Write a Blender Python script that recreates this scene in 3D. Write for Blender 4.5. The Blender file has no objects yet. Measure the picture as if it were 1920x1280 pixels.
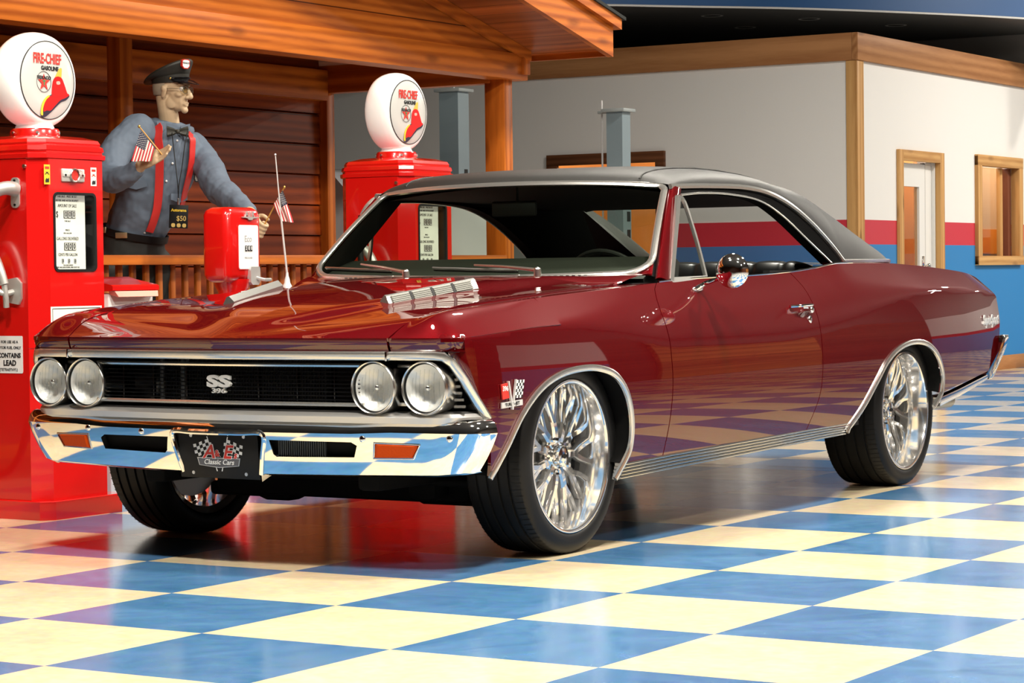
import bpy, bmesh, math, random
import numpy as np
from mathutils import Vector, Matrix, Euler
from mathutils.geometry import delaunay_2d_cdt

random.seed(7)
SC = bpy.context.scene
COL = SC.collection
PI = math.pi


# ------------------------------------------------------------------ curves
class pchip:
    """monotone cubic through points, vectorised"""
    def __init__(s, pts):
        s.x = np.array([p[0] for p in pts], float); s.y = np.array([p[1] for p in pts], float)
        h = np.diff(s.x); d = np.diff(s.y) / h
        m = np.zeros(len(s.x))
        for i in range(1, len(s.x) - 1):
            if d[i - 1] * d[i] > 0:
                w1 = 2 * h[i] + h[i - 1]; w2 = h[i] + 2 * h[i - 1]
                m[i] = (w1 + w2) / (w1 / d[i - 1] + w2 / d[i])
        m[0] = d[0]; m[-1] = d[-1]
        s.m = m
    def __call__(s, q):
        q = np.asarray(q, float)
        c = np.clip(q, s.x[0], s.x[-1])
        i = np.clip(np.searchsorted(s.x, c, side='right') - 1, 0, len(s.x) - 2)
        h = s.x[i + 1] - s.x[i]; t = (c - s.x[i]) / h
        r = ((1 + 2 * t) * (1 - t) ** 2 * s.y[i] + t * (1 - t) ** 2 * h * s.m[i]
             + t * t * (3 - 2 * t) * s.y[i + 1] + t * t * (t - 1) * h * s.m[i + 1])
        return r + np.where(q < s.x[0], (q - s.x[0]) * s.m[0], 0) + np.where(q > s.x[-1], (q - s.x[-1]) * s.m[-1], 0)


def spline(pts, n, closed=False):
    """Catmull-Rom (centripetal-ish) through 3D points -> n points"""
    P = [np.array(p, float) for p in pts]
    if closed:
        P = [P[-1]] + P + [P[0], P[1]]
    else:
        P = [2 * P[0] - P[1]] + P + [2 * P[-1] - P[-2]]
    segs = len(P) - 3
    L = [np.linalg.norm(P[i + 2] - P[i + 1]) + 1e-9 for i in range(segs)]
    tot = sum(L); cum = [0]
    for l in L: cum.append(cum[-1] + l)
    out = []
    m = n if closed else n - 1
    for k in range(n):
        s = tot * k / m
        i = 0
        while i < segs - 1 and cum[i + 1] < s - 1e-9: i += 1
        t = (s - cum[i]) / L[i]
        p0, p1, p2, p3 = P[i:i + 4]
        d1 = np.linalg.norm(p1 - p0) ** .5 + 1e-6; d2 = np.linalg.norm(p2 - p1) ** .5 + 1e-6; d3 = np.linalg.norm(p3 - p2) ** .5 + 1e-6
        m1 = (p1 - p0) / d1 - (p2 - p0) / (d1 + d2) + (p2 - p1) / d2
        m2 = (p2 - p1) / d2 - (p3 - p1) / (d2 + d3) + (p3 - p2) / d3
        m1 *= d2; m2 *= d2
        a = 2 * (p1 - p2) + m1 + m2; b = -3 * (p1 - p2) - 2 * m1 - m2
        out.append(tuple(a * t ** 3 + b * t * t + m1 * t + p1))
    return out


def smin(a, b, k):
    h = np.maximum(k - np.abs(a - b), 0) / np.maximum(k, 1e-9)
    return np.minimum(a, b) - h * h * k / 4


def sstep(a, b, x):
    t = np.clip((x - a) / (b - a), 0, 1)
    return t * t * (3 - 2 * t)


# ------------------------------------------------------------------ mesh builder
class MB:
    def __init__(s):
        s.v = []; s.f = []; s.n = {}; s.m = []; s.mi = 0
    def add(s, vs, fs, M=None):
        o = len(s.v)
        if M is not None:
            vs = [tuple(M @ Vector(p)) for p in vs]
        s.v += [tuple(float(c) for c in p) for p in vs]
        s.f += [tuple(i + o for i in f) for f in fs]
        s.m += [s.mi] * len(fs)
        return o
    def bm(s, b, M=None):
        b.verts.ensure_lookup_table(); b.verts.index_update()
        s.add([tuple(x.co) for x in b.verts], [tuple(x.index for x in f.verts) for f in b.faces], M)
        b.free()
    def box(s, c, size, bevel=0, seg=2, rot=None, M=None):
        b = bmesh.new(); bmesh.ops.create_cube(b, size=1)
        bmesh.ops.scale(b, vec=size, verts=b.verts)
        if bevel: bmesh.ops.bevel(b, geom=b.edges[:], offset=min(bevel, min(size) * .49), segments=seg, affect='EDGES', profile=.5)
        T = Matrix.Translation(c)
        if rot: T = T @ Euler(rot).to_matrix().to_4x4()
        if M is not None: T = M @ T
        s.bm(b, T)
    def boxmm(s, a, b, bevel=0, seg=2):
        s.box([(a[i] + b[i]) / 2 for i in range(3)], [abs(b[i] - a[i]) for i in range(3)], bevel, seg)
    def loft(s, secs, closed=True, caps=True, ring=False):
        n = len(secs[0]); o = len(s.v)
        vs = [p for sec in secs for p in sec]; fs = []
        R = len(secs)
        for i in range(R if ring else R - 1):
            a = i * n; b = ((i + 1) % R) * n
            for j in range(n if closed else n - 1):
                k = (j + 1) % n
                fs.append((a + j, a + k, b + k, b + j))
        if caps and closed and not ring:
            fs.append(tuple(range(n - 1, -1, -1))); fs.append(tuple((R - 1) * n + j for j in range(n)))
        s.add(vs, fs)
    def lathe(s, prof, n=48, M=None, a0=0, a1=2 * PI):
        """profile [(r,z)] about local z"""
        full = abs(a1 - a0 - 2 * PI) < 1e-6
        k = n if full else n + 1
        vs = []; fs = []
        for i in range(k):
            a = a0 + (a1 - a0) * i / n
            for r, z in prof: vs.append((r * math.cos(a), r * math.sin(a), z))
        m = len(prof)
        for i in range(n):
            a = i * m; b = ((i + 1) % k) * m
            for j in range(m - 1):
                fs.append((a + j, b + j, b + j + 1, a + j + 1))
        # weld poles by skipping degenerate handling (r==0 rings stay as fans)
        s.add(vs, fs, M)
    def cyl(s, p0, p1, r0, r1=None, n=20, caps=True):
        r1 = r0 if r1 is None else r1
        p0 = Vector(p0); p1 = Vector(p1); d = (p1 - p0)
        q = d.to_track_quat('Z', 'Y').to_matrix().to_4x4(); L = d.length
        vs = []; fs = []
        for z, r in ((0, r0), (L, r1)):
            for i in range(n):
                a = 2 * PI * i / n; vs.append((r * math.cos(a), r * math.sin(a), z))
        for i in range(n):
            j = (i + 1) % n; fs.append((i, j, n + j, n + i))
        if caps: fs.append(tuple(range(n - 1, -1, -1))); fs.append(tuple(range(n, 2 * n)))
        s.add(vs, fs, Matrix.Translation(p0) @ q)
    def sphere(s, c, r, sc=(1, 1, 1), n=24, M=None):
        b = bmesh.new(); bmesh.ops.create_uvsphere(b, u_segments=n, v_segments=max(8, n // 2), radius=r)
        T = Matrix.Translation(c) @ Matrix.Diagonal((*sc, 1))
        if M is not None: T = M @ T
        s.bm(b, T)
    def sweep(s, path, section, up=(0, 0, 1), closed=False, caps=True, ups=None, scale=None):
        """section [(a,b)]: a along side vector (path x up), b along up"""
        P = [Vector(p) for p in path]; n = len(P); secs = []
        for i, p in enumerate(P):
            if closed: t = (P[(i + 1) % n] - P[i - 1])
            else: t = P[min(i + 1, n - 1)] - P[max(i - 1, 0)]
            t.normalize()
            u = Vector(ups[i]) if ups else Vector(up)
            side = t.cross(u)
            if side.length < 1e-6: side = t.cross(Vector((1, 0, 0)))
            side.normalize(); uu = side.cross(t).normalized()
            k = scale[i] if scale is not None else 1
            secs.append([tuple(p + side * a * k + uu * b * k) for a, b in section])
        s.loft(secs, True, caps and not closed, ring=closed)
    def tube(s, path, r, n=10, closed=False, up=(0, 0, 1), scale=None, sx=1, sy=1):
        sec = [(r * sx * math.cos(2 * PI * i / n), r * sy * math.sin(2 * PI * i / n)) for i in range(n)]
        s.sweep(path, sec, up, closed, True, scale=scale)
    def prism(s, poly, h, M=None, back=0.0):
        """2D polygon in local XY extruded 'back'..h along local z"""
        n = len(poly)
        vs = [(x, y, back) for x, y in poly] + [(x, y, h) for x, y in poly]
        fs = [tuple(range(n - 1, -1, -1)), tuple(range(n, 2 * n))]
        for i in range(n):
            j = (i + 1) % n; fs.append((i, j, n + j, n + i))
        s.add(vs, fs, M)
    def text(s, txt, size, M, extrude=.002, sx=1, bold=0, align='CENTER', spacing=1, shear=0):
        vs, fs = text_mesh(txt, size, extrude, bold, align, spacing, shear)
        s.add([(x * sx, y, z) for x, y, z in vs], fs, M)
    def build(s, name, mat, parent=None, smooth=True, angle=35, mats=None):
        me = bpy.data.meshes.new(name)
        me.from_pydata(s.v, [], s.f); me.update()
        if mats:
            for m in mats: me.materials.append(m)
            me.polygons.foreach_set('material_index', s.m)
        else: me.materials.append(mat)
        if smooth:
            me.shade_smooth(); me.set_sharp_from_angle(angle=math.radians(angle))
        if s.n:
            nn = [tuple(v.normal) for v in me.vertices]
            for i, x in s.n.items(): nn[i] = x
            me.normals_split_custom_set_from_vertices(nn)
        ob = bpy.data.objects.new(name, me); COL.objects.link(ob)
        if parent: ob.parent = parent
        return ob


_tc = {}
def text_mesh(txt, size, extrude, bold, align, spacing, shear):
    key = (txt, size, extrude, bold, align, spacing, shear)
    if key in _tc: return _tc[key]
    cu = bpy.data.curves.new('lettering', 'FONT'); cu.body = txt; cu.size = size; cu.extrude = extrude
    cu.align_x = align; cu.align_y = 'CENTER'; cu.offset = bold; cu.space_character = spacing; cu.shear = shear
    cu.resolution_u = 3
    ob = bpy.data.objects.new('lettering', cu); COL.objects.link(ob)
    bpy.context.view_layer.update()
    me = ob.evaluated_get(bpy.context.evaluated_depsgraph_get()).to_mesh()
    vs = [tuple(v.co) for v in me.vertices]; fs = [tuple(p.vertices) for p in me.polygons]
    ob.evaluated_get(bpy.context.evaluated_depsgraph_get()).to_mesh_clear()
    bpy.data.objects.remove(ob); bpy.data.curves.remove(cu)
    _tc[key] = (vs, fs)
    return vs, fs


def frame(o, xdir, ydir):
    """matrix with local x,y axes given, z = x cross y"""
    x = Vector(xdir).normalized(); z = x.cross(Vector(ydir)).normalized(); y = z.cross(x)
    M = Matrix((x, y, z)).transposed().to_4x4(); M.translation = Vector(o)
    return M


# ------------------------------------------------------------------ trimmed analytic panel
def resample(poly, sp, closed=True):
    P = [np.array(p, float) for p in poly]; out = []
    n = len(P)
    for i in range(n if closed else n - 1):
        a = P[i]; b = P[(i + 1) % n]; L = np.linalg.norm(b - a)
        if L < 1e-7: continue
        k = max(1, int(round(L / sp)))
        for j in range(k): out.append(a + (b - a) * j / k)
    if not closed: out.append(P[-1])
    return np.array(out)


def inside(pts, poly):
    x, y = pts[:, 0], pts[:, 1]; r = np.zeros(len(pts), bool)
    n = len(poly)
    for i in range(n):
        x1, y1 = poly[i]; x2, y2 = poly[(i + 1) % n]
        if y1 == y2: continue
        c = (y1 > y) != (y2 > y)
        r ^= c & (x < (x2 - x1) * (y - y1) / (y2 - y1) + x1)
    return r


def bdist(pts, poly):
    d = np.full(len(pts), 1e9); n = len(poly)
    for i in range(n):
        a = poly[i]; b = poly[(i + 1) % n]; ab = b - a; L = (ab * ab).sum() + 1e-12
        t = np.clip(((pts - a) @ ab) / L, 0, 1)
        d = np.minimum(d, np.hypot(*(pts - a - t[:, None] * ab).T))
    return d


def panel(mb, poly, fn, sp=.016, holes=(), flange=.012, flip=False, normals=True, aspect=1.0):
    B = resample(poly, sp); H = [resample(h, sp) for h in holes]
    lo = B.min(0); hi = B.max(0)
    gx = np.arange(lo[0] + sp / 2, hi[0], sp); gy = np.arange(lo[1] + sp / 2, hi[1], sp)
    G = np.array([(x + (sp / 2 if j % 2 else 0), y) for j, y in enumerate(gy) for x in gx])
    if len(G):
        ok = inside(G, B) & (bdist(G, B) > .45 * sp)
        for h in H: ok &= ~inside(G, h) & (bdist(G, h) > .45 * sp)
        G = G[ok]
    pts = [tuple(p) for p in B]; ed = [(i, (i + 1) % len(B)) for i in range(len(B))]
    for h in H:
        o = len(pts); pts += [tuple(p) for p in h]; ed += [(o + i, o + (i + 1) % len(h)) for i in range(len(h))]
    pts += [tuple(p) for p in G]
    r = delaunay_2d_cdt([Vector(p) for p in pts], ed, [], 0, 1e-6)
    V = np.array([tuple(v) for v in r[0]]); T = np.array([tuple(f) for f in r[2]])
    c = V[T].mean(1); ok = inside(c, B)
    for h in H: ok &= ~inside(c, h)
    T = T[ok]
    used = np.unique(T); mp = -np.ones(len(V), int); mp[used] = np.arange(len(used)); V = V[used]; T = mp[T]
    e = 2e-4
    P = fn(V[:, 0], V[:, 1])
    du = fn(V[:, 0] + e, V[:, 1]) - fn(V[:, 0] - e, V[:, 1]); dv = fn(V[:, 0], V[:, 1] + e) - fn(V[:, 0], V[:, 1] - e)
    N = np.cross(du, dv); N /= np.linalg.norm(N, axis=1)[:, None] + 1e-12
    a, b, cc = P[T[:, 0]], P[T[:, 1]], P[T[:, 2]]
    fnm = np.cross(b - a, cc - a)
    if ((fnm * N[T[:, 0]]).sum(1)).mean() < 0: T = T[:, ::-1]
    if flip: N = -N; T = T[:, ::-1]
    o = len(mb.v)
    mb.add([tuple(p) for p in P], [tuple(int(i) for i in t) for t in T])
    if normals:
        for i in range(len(P)): mb.n[o + i] = tuple(N[i])
    if flange:
        cnt = {}
        for t in T:
            for k in range(3):
                x, y = int(t[k]), int(t[(k + 1) % 3]); cnt[(x, y)] = 1
        for (x, y) in list(cnt):
            if (y, x) not in cnt:
                q = [P[x], P[y], P[y] - N[y] * flange, P[x] - N[x] * flange]
                mb.add([tuple(p) for p in q], [(1, 0, 3, 2)])
    return mb


# ------------------------------------------------------------------ objects
def tag(o, label, cat, group=None):
    o['label'] = label; o['category'] = cat
    if group: o['group'] = group
    return o


def empty(name, loc=(0, 0, 0), rz=0, label=None, cat=None, group=None, parent=None):
    o = bpy.data.objects.new(name, None); COL.objects.link(o); o.location = loc; o.rotation_euler = (0, 0, rz)
    o.empty_display_size = .1
    if label: tag(o, label, cat, group)
    if parent: o.parent = parent
    return o


def struct(o):
    o['kind'] = 'structure'; return o


def copy_tree(o, parent=None):
    c = o.copy(); COL.objects.link(c)
    if parent: c.parent = parent
    for ch in list(o.children): copy_tree(ch, c)
    return c


# ------------------------------------------------------------------ materials
def newmat(name):
    m = bpy.data.materials.new(name); m.use_nodes = True
    nt = m.node_tree; b = nt.nodes['Principled BSDF']
    return m, nt, b


def mat(name, col, rough=.5, metal=0, coat=0, coat_rough=.03, spec=None, emit=None, emit_s=1, bump=None, trans=0, ior=None, var=None):
    m, nt, b = newmat(name)
    b.inputs['Base Color'].default_value = (*col, 1)
    b.inputs['Roughness'].default_value = rough; b.inputs['Metallic'].default_value = metal
    b.inputs['Coat Weight'].default_value = coat; b.inputs['Coat Roughness'].default_value = coat_rough
    if spec is not None: b.inputs['Specular IOR Level'].default_value = spec
    if trans: b.inputs['Transmission Weight'].default_value = trans
    if ior: b.inputs['IOR'].default_value = ior
    if emit: b.inputs['Emission Color'].default_value = (*emit, 1); b.inputs['Emission Strength'].default_value = emit_s
    L = nt.links.new
    if bump or var:
        tc = nt.nodes.new('ShaderNodeTexCoord')
    if bump:
        no = nt.nodes.new('ShaderNodeTexNoise'); no.inputs['Scale'].default_value = bump[0]; no.inputs['Detail'].default_value = 4
        bp = nt.nodes.new('ShaderNodeBump'); bp.inputs['Strength'].default_value = bump[1]; bp.inputs['Distance'].default_value = .002
        L(tc.outputs['Object'], no.inputs['Vector']); L(no.outputs['Fac'], bp.inputs['Height']); L(bp.outputs['Normal'], b.inputs['Normal'])
    if var:
        no = nt.nodes.new('ShaderNodeTexNoise'); no.inputs['Scale'].default_value = var[0]; no.inputs['Detail'].default_value = 5
        mx = nt.nodes.new('ShaderNodeMix'); mx.data_type = 'RGBA'
        mx.inputs[6].default_value = (*col, 1); mx.inputs[7].default_value = (*var[1], 1)
        L(tc.outputs['Object'], no.inputs['Vector']); L(no.outputs['Fac'], mx.inputs[0]); L(mx.outputs[2], b.inputs['Base Color'])
    return m


def glassmat(name, tint=(1, 1, 1), refl=1.0, base=.03):
    m = bpy.data.materials.new(name); m.use_nodes = True; nt = m.node_tree
    for n in list(nt.nodes):
        if n.type != 'OUTPUT_MATERIAL': nt.nodes.remove(n)
    out = [n for n in nt.nodes if n.type == 'OUTPUT_MATERIAL'][0]
    t = nt.nodes.new('ShaderNodeBsdfTransparent'); t.inputs[0].default_value = (*tint, 1)
    g = nt.nodes.new('ShaderNodeBsdfGlossy'); g.inputs['Roughness'].default_value = .01
    fr = nt.nodes.new('ShaderNodeLayerWeight'); fr.inputs['Blend'].default_value = .5
    pw = nt.nodes.new('ShaderNodeMath'); pw.operation = 'POWER'; pw.inputs[1].default_value = 5
    sc = nt.nodes.new('ShaderNodeMath'); sc.operation = 'MULTIPLY_ADD'; sc.inputs[1].default_value = .93; sc.inputs[2].default_value = .07
    mu = nt.nodes.new('ShaderNodeMath'); mu.operation = 'MULTIPLY'; mu.inputs[1].default_value = refl; mu.use_clamp = True
    mx = nt.nodes.new('ShaderNodeMixShader'); L = nt.links.new
    L(fr.outputs['Facing'], pw.inputs[0]); L(pw.outputs[0], sc.inputs[0]); L(sc.outputs[0], mu.inputs[0]); L(mu.outputs[0], mx.inputs[0]); L(t.outputs[0], mx.inputs[1]); L(g.outputs[0], mx.inputs[2]); L(mx.outputs[0], out.inputs[0])
    return m


def woodmat(name, c1, c2, axis=1, scale=1.0, rough=.45, plank=None, plank_axis=2, knots=.5, coat=.15):
    """grain runs along object axis; optional plank seams every `plank` metres along plank_axis"""
    m, nt, b = newmat(name); L = nt.links.new; N = nt.nodes.new
    tc = N('ShaderNodeTexCoord'); mp = N('ShaderNodeMapping')
    sc = [11 * scale] * 3; sc[axis] = .8 * scale
    mp.inputs['Scale'].default_value = sc
    L(tc.outputs['Object'], mp.inputs['Vector'])
    vec = mp.outputs[0]
    if plank:
        sp = N('ShaderNodeSeparateXYZ'); L(tc.outputs['Object'], sp.inputs[0])
        dv = N('ShaderNodeMath'); dv.operation = 'DIVIDE'; dv.inputs[1].default_value = plank; L(sp.outputs[plank_axis], dv.inputs[0])
        fl = N('ShaderNodeMath'); fl.operation = 'FLOOR'; L(dv.outputs[0], fl.inputs[0])
        wn = N('ShaderNodeTexWhiteNoise'); wn.noise_dimensions = '1D'; L(fl.outputs[0], wn.inputs['W'])
        ad = N('ShaderNodeVectorMath'); ad.operation = 'MULTIPLY_ADD'; ad.inputs[1].default_value = (13, 17, 11)
        L(wn.outputs['Color'], ad.inputs[0]); L(mp.outputs[0], ad.inputs[2]); vec = ad.outputs[0]
    n1 = N('ShaderNodeTexNoise'); n1.inputs['Scale'].default_value = 1.2; n1.inputs['Detail'].default_value = 6; n1.inputs['Distortion'].default_value = 1.2
    L(vec, n1.inputs['Vector'])
    wv = N('ShaderNodeTexWave'); wv.wave_type = 'RINGS'; wv.rings_direction = 'XYZ'[axis]; wv.inputs['Scale'].default_value = .55; wv.inputs['Distortion'].default_value = 5; wv.inputs['Detail'].default_value = 3; wv.inputs['Detail Scale'].default_value = .6
    L(vec, wv.inputs['Vector'])
    mxf = N('ShaderNodeMath'); mxf.operation = 'MULTIPLY_ADD'; mxf.inputs[1].default_value = .45
    L(wv.outputs['Fac'], mxf.inputs[0])
    h = N('ShaderNodeMath'); h.operation = 'MULTIPLY'; h.inputs[1].default_value = .75; L(n1.outputs['Fac'], h.inputs[0]); L(h.outputs[0], mxf.inputs[2])
    n3 = N('ShaderNodeTexNoise'); n3.inputs['Scale'].default_value = 9; n3.inputs['Detail'].default_value = 4; L(vec, n3.inputs['Vector'])
    gm = N('ShaderNodeMath'); gm.operation = 'MULTIPLY_ADD'; gm.inputs[1].default_value = .35; L(n3.outputs['Fac'], gm.inputs[0]); L(mxf.outputs[0], gm.inputs[2])
    rp = N('ShaderNodeMapRange'); rp.inputs[1].default_value = .50; rp.inputs[2].default_value = 1.22; L(gm.outputs[0], rp.inputs[0])
    cr = N('ShaderNodeMix'); cr.data_type = 'RGBA'; cr.inputs[6].default_value = (*c1, 1); cr.inputs[7].default_value = (*c2, 1)
    L(rp.outputs[0], cr.inputs[0]); col = cr.outputs[2]
    if plank:
        # per plank tone
        hs = N('ShaderNodeHueSaturation'); mr = N('ShaderNodeMapRange'); mr.inputs[3].default_value = .7; mr.inputs[4].default_value = 1.25
        L(wn.outputs['Value'], mr.inputs[0]); L(mr.outputs[0], hs.inputs['Value']); L(col, hs.inputs['Color']); col = hs.outputs[0]
        fr = N('ShaderNodeMath'); fr.operation = 'FRACT'; L(dv.outputs[0], fr.inputs[0])
        lt = N('ShaderNodeMath'); lt.operation = 'LESS_THAN'; lt.inputs[1].default_value = .03; L(fr.outputs[0], lt.inputs[0])
        dk = N('ShaderNodeMix'); dk.data_type = 'RGBA'; dk.inputs[7].default_value = (c2[0] * .25, c2[1] * .25, c2[2] * .25, 1)
        L(lt.outputs[0], dk.inputs[0]); L(col, dk.inputs[6]); col = dk.outputs[2]
    if knots:
        mk = N('ShaderNodeMapping'); ks = [5.0] * 3; ks[axis] = 1.6; mk.inputs['Scale'].default_value = ks
        L(tc.outputs['Object'], mk.inputs['Vector'])
        vo = N('ShaderNodeTexVoronoi'); vo.inputs['Scale'].default_value = 1; L(mk.outputs[0], vo.inputs['Vector'])
        rr = N('ShaderNodeMapRange'); rr.inputs[1].default_value = .06; rr.inputs[2].default_value = .16; rr.inputs[3].default_value = knots; rr.inputs[4].default_value = 0
        L(vo.outputs['Distance'], rr.inputs[0])
        km = N('ShaderNodeMix'); km.data_type = 'RGBA'; km.inputs[7].default_value = (c2[0] * .3, c2[1] * .3, c2[2] * .3, 1)
        L(rr.outputs[0], km.inputs[0]); L(col, km.inputs[6]); col = km.outputs[2]
    L(col, b.inputs['Base Color'])
    b.inputs['Roughness'].default_value = rough; b.inputs['Specular IOR Level'].default_value = .15; b.inputs['Coat Weight'].default_value = coat * .3; b.inputs['Coat Roughness'].default_value = .25
    bp = N('ShaderNodeBump'); bp.inputs['Strength'].default_value = .25; bp.inputs['Distance'].default_value = .003
    L(mxf.outputs[0], bp.inputs['Height']); L(bp.outputs[0], b.inputs['Normal'])
    return m


CHROME = mat('chrome', (.88, .88, .87), .05, 1)
ALU = mat('polished_aluminium', (.86, .85, .83), .12, 1)
SATIN = mat('satin_aluminium', (.72, .71, .68), .28, 1)
BLACK = mat('black_plastic', (.008, .008, .008), .5, spec=.25)
GLOSSBLACK = mat('gloss_black', (.006, .006, .007), .12)
RUBBER = mat('tyre_rubber', (.007, .007, .007), .55, spec=.3)
VINYL = mat('black_vinyl_grain', (.012, .012, .011), .42, spec=.5, bump=(420, .6))
DARK = mat('underbody_black', (.003, .003, .003), .8, spec=.15)
CAST = mat('cast_aluminium', (.50, .49, .46), .42, .55)
POL = mat('polished_wheel', (.93, .92, .90), .10, .92)
WHITE = mat('white_enamel', (.8, .8, .78), .3)
INK = mat('black_ink', (.01, .01, .012), .6)
REDINK = mat('red_ink', (.62, .03, .02), .5)
GLASS = glassmat('clear_glass', (.93, .96, .94), .8)
# ================================================================== CAR
# car frame: X to the driver's side, Y to the rear from the front axle, Z up
PAINT, _nt, _b = newmat('maroon_metallic_paint')
_b.inputs['Base Color'].default_value = (.088, .0011, .0027, 1); _b.inputs['Metallic'].default_value = .22; _b.inputs['Specular IOR Level'].default_value = .0
_b.inputs['Roughness'].default_value = .38; _b.inputs['Coat Weight'].default_value = 1; _b.inputs['Coat Roughness'].default_value = .015
_b.inputs['Coat IOR'].default_value = 1.75
AMBER = mat('amber_lens', (.50, .055, .002), .35, spec=.12, bump=(160, .5))
TRIM = mat('brushed_trim', (.60, .59, .57), .24, 1)
BRIGHT = mat('bright_moulding', (.70, .69, .65), .20, .9)
FIN = mat('louver_fin_metal', (.17, .17, .15), .5, .5)
SILVER = mat('silver_emblem', (.74, .74, .72), .28, .35)

car = empty('vintage_coupe', (-0.91, 1.37, 0), 0, 'maroon two-door hardtop coupe with black vinyl roof parked on the checkered floor', 'car')
car['label'] = 'large maroon two-door hardtop car with black vinyl roof parked on the checkered floor'

Zt = pchip([(-.72, .785), (-.64, .812), (-.5, .838), (-.3, .853), (0, .872), (.35, .889), (.69, .905), (.85, .913), (1.1, .921), (1.53, .928), (1.92, .940), (2.18, .956), (2.42, .975), (2.87, .977), (3.26, .967), (3.65, .948), (3.95, .927), (4.12, .900)])
Xt = pchip([(-.72, .815), (-.3, .82), (.35, .825), (.69, .815), (.85, .805), (1.1, .80), (2.3, .80), (2.87, .785), (3.26, .77), (3.65, .765), (4.12, .76)])
Zs = pchip([(-.72, .750), (-.645, .752), (-.5, .761), (-.24, .776), (.35, .786), (1.0, .785), (1.5, .788), (1.87, .798), (2.2, .818), (2.51, .841), (2.9, .855), (3.23, .857), (3.6, .848), (3.88, .832), (4.12, .815)])
Xm = pchip([(-.72, .872), (-.66, .905), (-.60, .921), (-.5, .933), (-.3, .942), (.3, .948), (1.5, .9525), (2.9, .95), (3.5, .94), (3.9, .922), (4.12, .90)])
Ks = pchip([(-.72, .004), (-.3, .006), (0, .02), (.35, .05), (.7, .085), (1.5, .09), (1.9, .08), (2.4, .05), (2.9, .02), (3.2, .008), (4.1, .005)])


def xlow(Y, Z):
    return Xm(Y) - np.where(Z > .56, .45 * (Z - .56) ** 2, .33 * (Z - .56) ** 2)


def fside(Y, Z, s=1):
    zs = Zs(Y); xs = xlow(Y, zs); q = (Zt(Y) - zs) / (xs - Xt(Y))
    up = xs + (zs - Z) / q + .25 * (Zt(Y) - Z) * (Z - zs) * sstep(.1, .8, Y)
    X = smin(up, xlow(Y, Z), Ks(Y))
    return np.stack([s * X, Y, Z], -1)


NOSE = spline([(0, -.788, 0), (.35, -.767, 0), (.667, -.737, 0), (.80, -.716, 0), (.855, -.698, 0), (.885, -.672, 0), (.895, -.645, 0)], 90)
_nx = [p[0] for p in NOSE]; _ny = [p[1] for p in NOSE]
_NP = pchip([(p[0], p[1]) for p in NOSE[::6] + [NOSE[-1]]])
def ynose(X):
    return _NP(np.minimum(np.abs(X), .895))
Eh = pchip([(0, .750), (.02, .760), (.04, .773), (.105, .803), (.185, .820), (.385, .850), (.735, .877), (1.0, .893), (1.2, .905), (1.45, .914)])
Ef = pchip([(0, .751), (.02, .772), (.06, .806), (.116, .828), (.21, .840), (.44, .855), (.71, .873), (.83, .881), (1.36, .906), (1.6, .915)])
Cn = pchip([(0, .750), (.03, .758), (.21, .790), (.41, .828), (.61, .856), (.81, .880), (1.1, .908), (1.4, .928), (1.6, .937)])
Wd = pchip([(-.82, .0), (-.6, .14), (-.25, .345), (.15, .44), (.7, .52)])


def fhood(X, Y, s=1):
    A = np.abs(X); d = Y - ynose(X)
    t = np.clip(A / .69, 0, 1) ** 2
    z = Cn(d) * (1 - t) + Eh(d) * t
    z = z + .018 * sstep(-.11, .09, Wd(Y) - A) * sstep(0, .25, d)
    return np.stack([s * X, Y, z], -1)


def ffender(X, Y, s=1):
    d = Y - ynose(X); b = sstep(.67, .79, X)
    top = Eh(d) * (1 - b) + Ef(d) * b - .004 * np.sin(PI * np.clip((X - .67) / .13, 0, 1)) * sstep(.1, .3, d)
    zs = Zs(Y); xs = xlow(Y, zs); q = (Zt(Y) - zs) / (xs - Xt(Y))
    z = smin(top, zs + (xs - X) * q, .004 + .026 * sstep(-.12, -.36, Y))
    return np.stack([s * X, Y, np.maximum(z, .75)], -1)


HD = np.array(NOSE); _hl = np.concatenate([[0], np.cumsum(np.hypot(np.diff(HD[:, 0]), np.diff(HD[:, 1])))])
_ix = list(range(0, len(_hl), 5)) + [len(_hl) - 1]; _HX = pchip([(_hl[i], HD[i, 0]) for i in _ix]); _HY = pchip([(_hl[i], HD[i, 1]) for i in _ix])
def s_of_x(x): return float(np.interp(x, HD[:, 0], _hl))
def fhead(S, Z, s=1):
    sg = np.sign(S + 1e-9); a = np.abs(S)
    X = _HX(a); Y = _HY(a)
    k = (.751 - Z) / .045
    return np.stack([s * sg * (X - .004 * k * np.clip((X - .8) / .1, 0, 1)), Y + .013 * k * k, Z], -1)


def xgap(Y): return np.interp(Y, [-.74, -.5, 0, .6], [.667, .700, .722, .735])

ARCHF = [(-.530, .306), (-.462, .394), (-.378, .500), (-.277, .572), (-.157, .614), (-.017, .631), (.108, .627), (.218, .598), (.291, .537), (.334, .442), (.338, .340), (.304, .287)]
ARCHR = [(2.198, .300), (2.308, .370), (2.449, .481), (2.563, .564), (2.708, .616), (2.886, .634), (3.038, .610), (3.142, .550), (3.197, .458), (3.190, .395)]
def sp2(pts, n): return [(p[0], p[1]) for p in spline([(a, b, 0) for a, b in pts], n)]
AF = sp2(ARCHF, 60); AR = sp2(ARCHR, 56)
GF = sp2([(.775, .909), (.715, .883), (.655, .816), (.630, .70), (.632, .549), (.620, .435), (.592, .296)], 24)
GR = sp2([(1.925, .9405), (1.940, .878), (1.928, .809), (1.908, .706), (1.902, .535), (1.882, .45), (1.785, .316)], 24)
G = .0028
def off(l, d): return [(a + d, b) for a, b in l]
def ztop(y0, y1, n=30): return [(y, float(Zt(y))) for y in np.linspace(y0, y1, n)]

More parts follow.
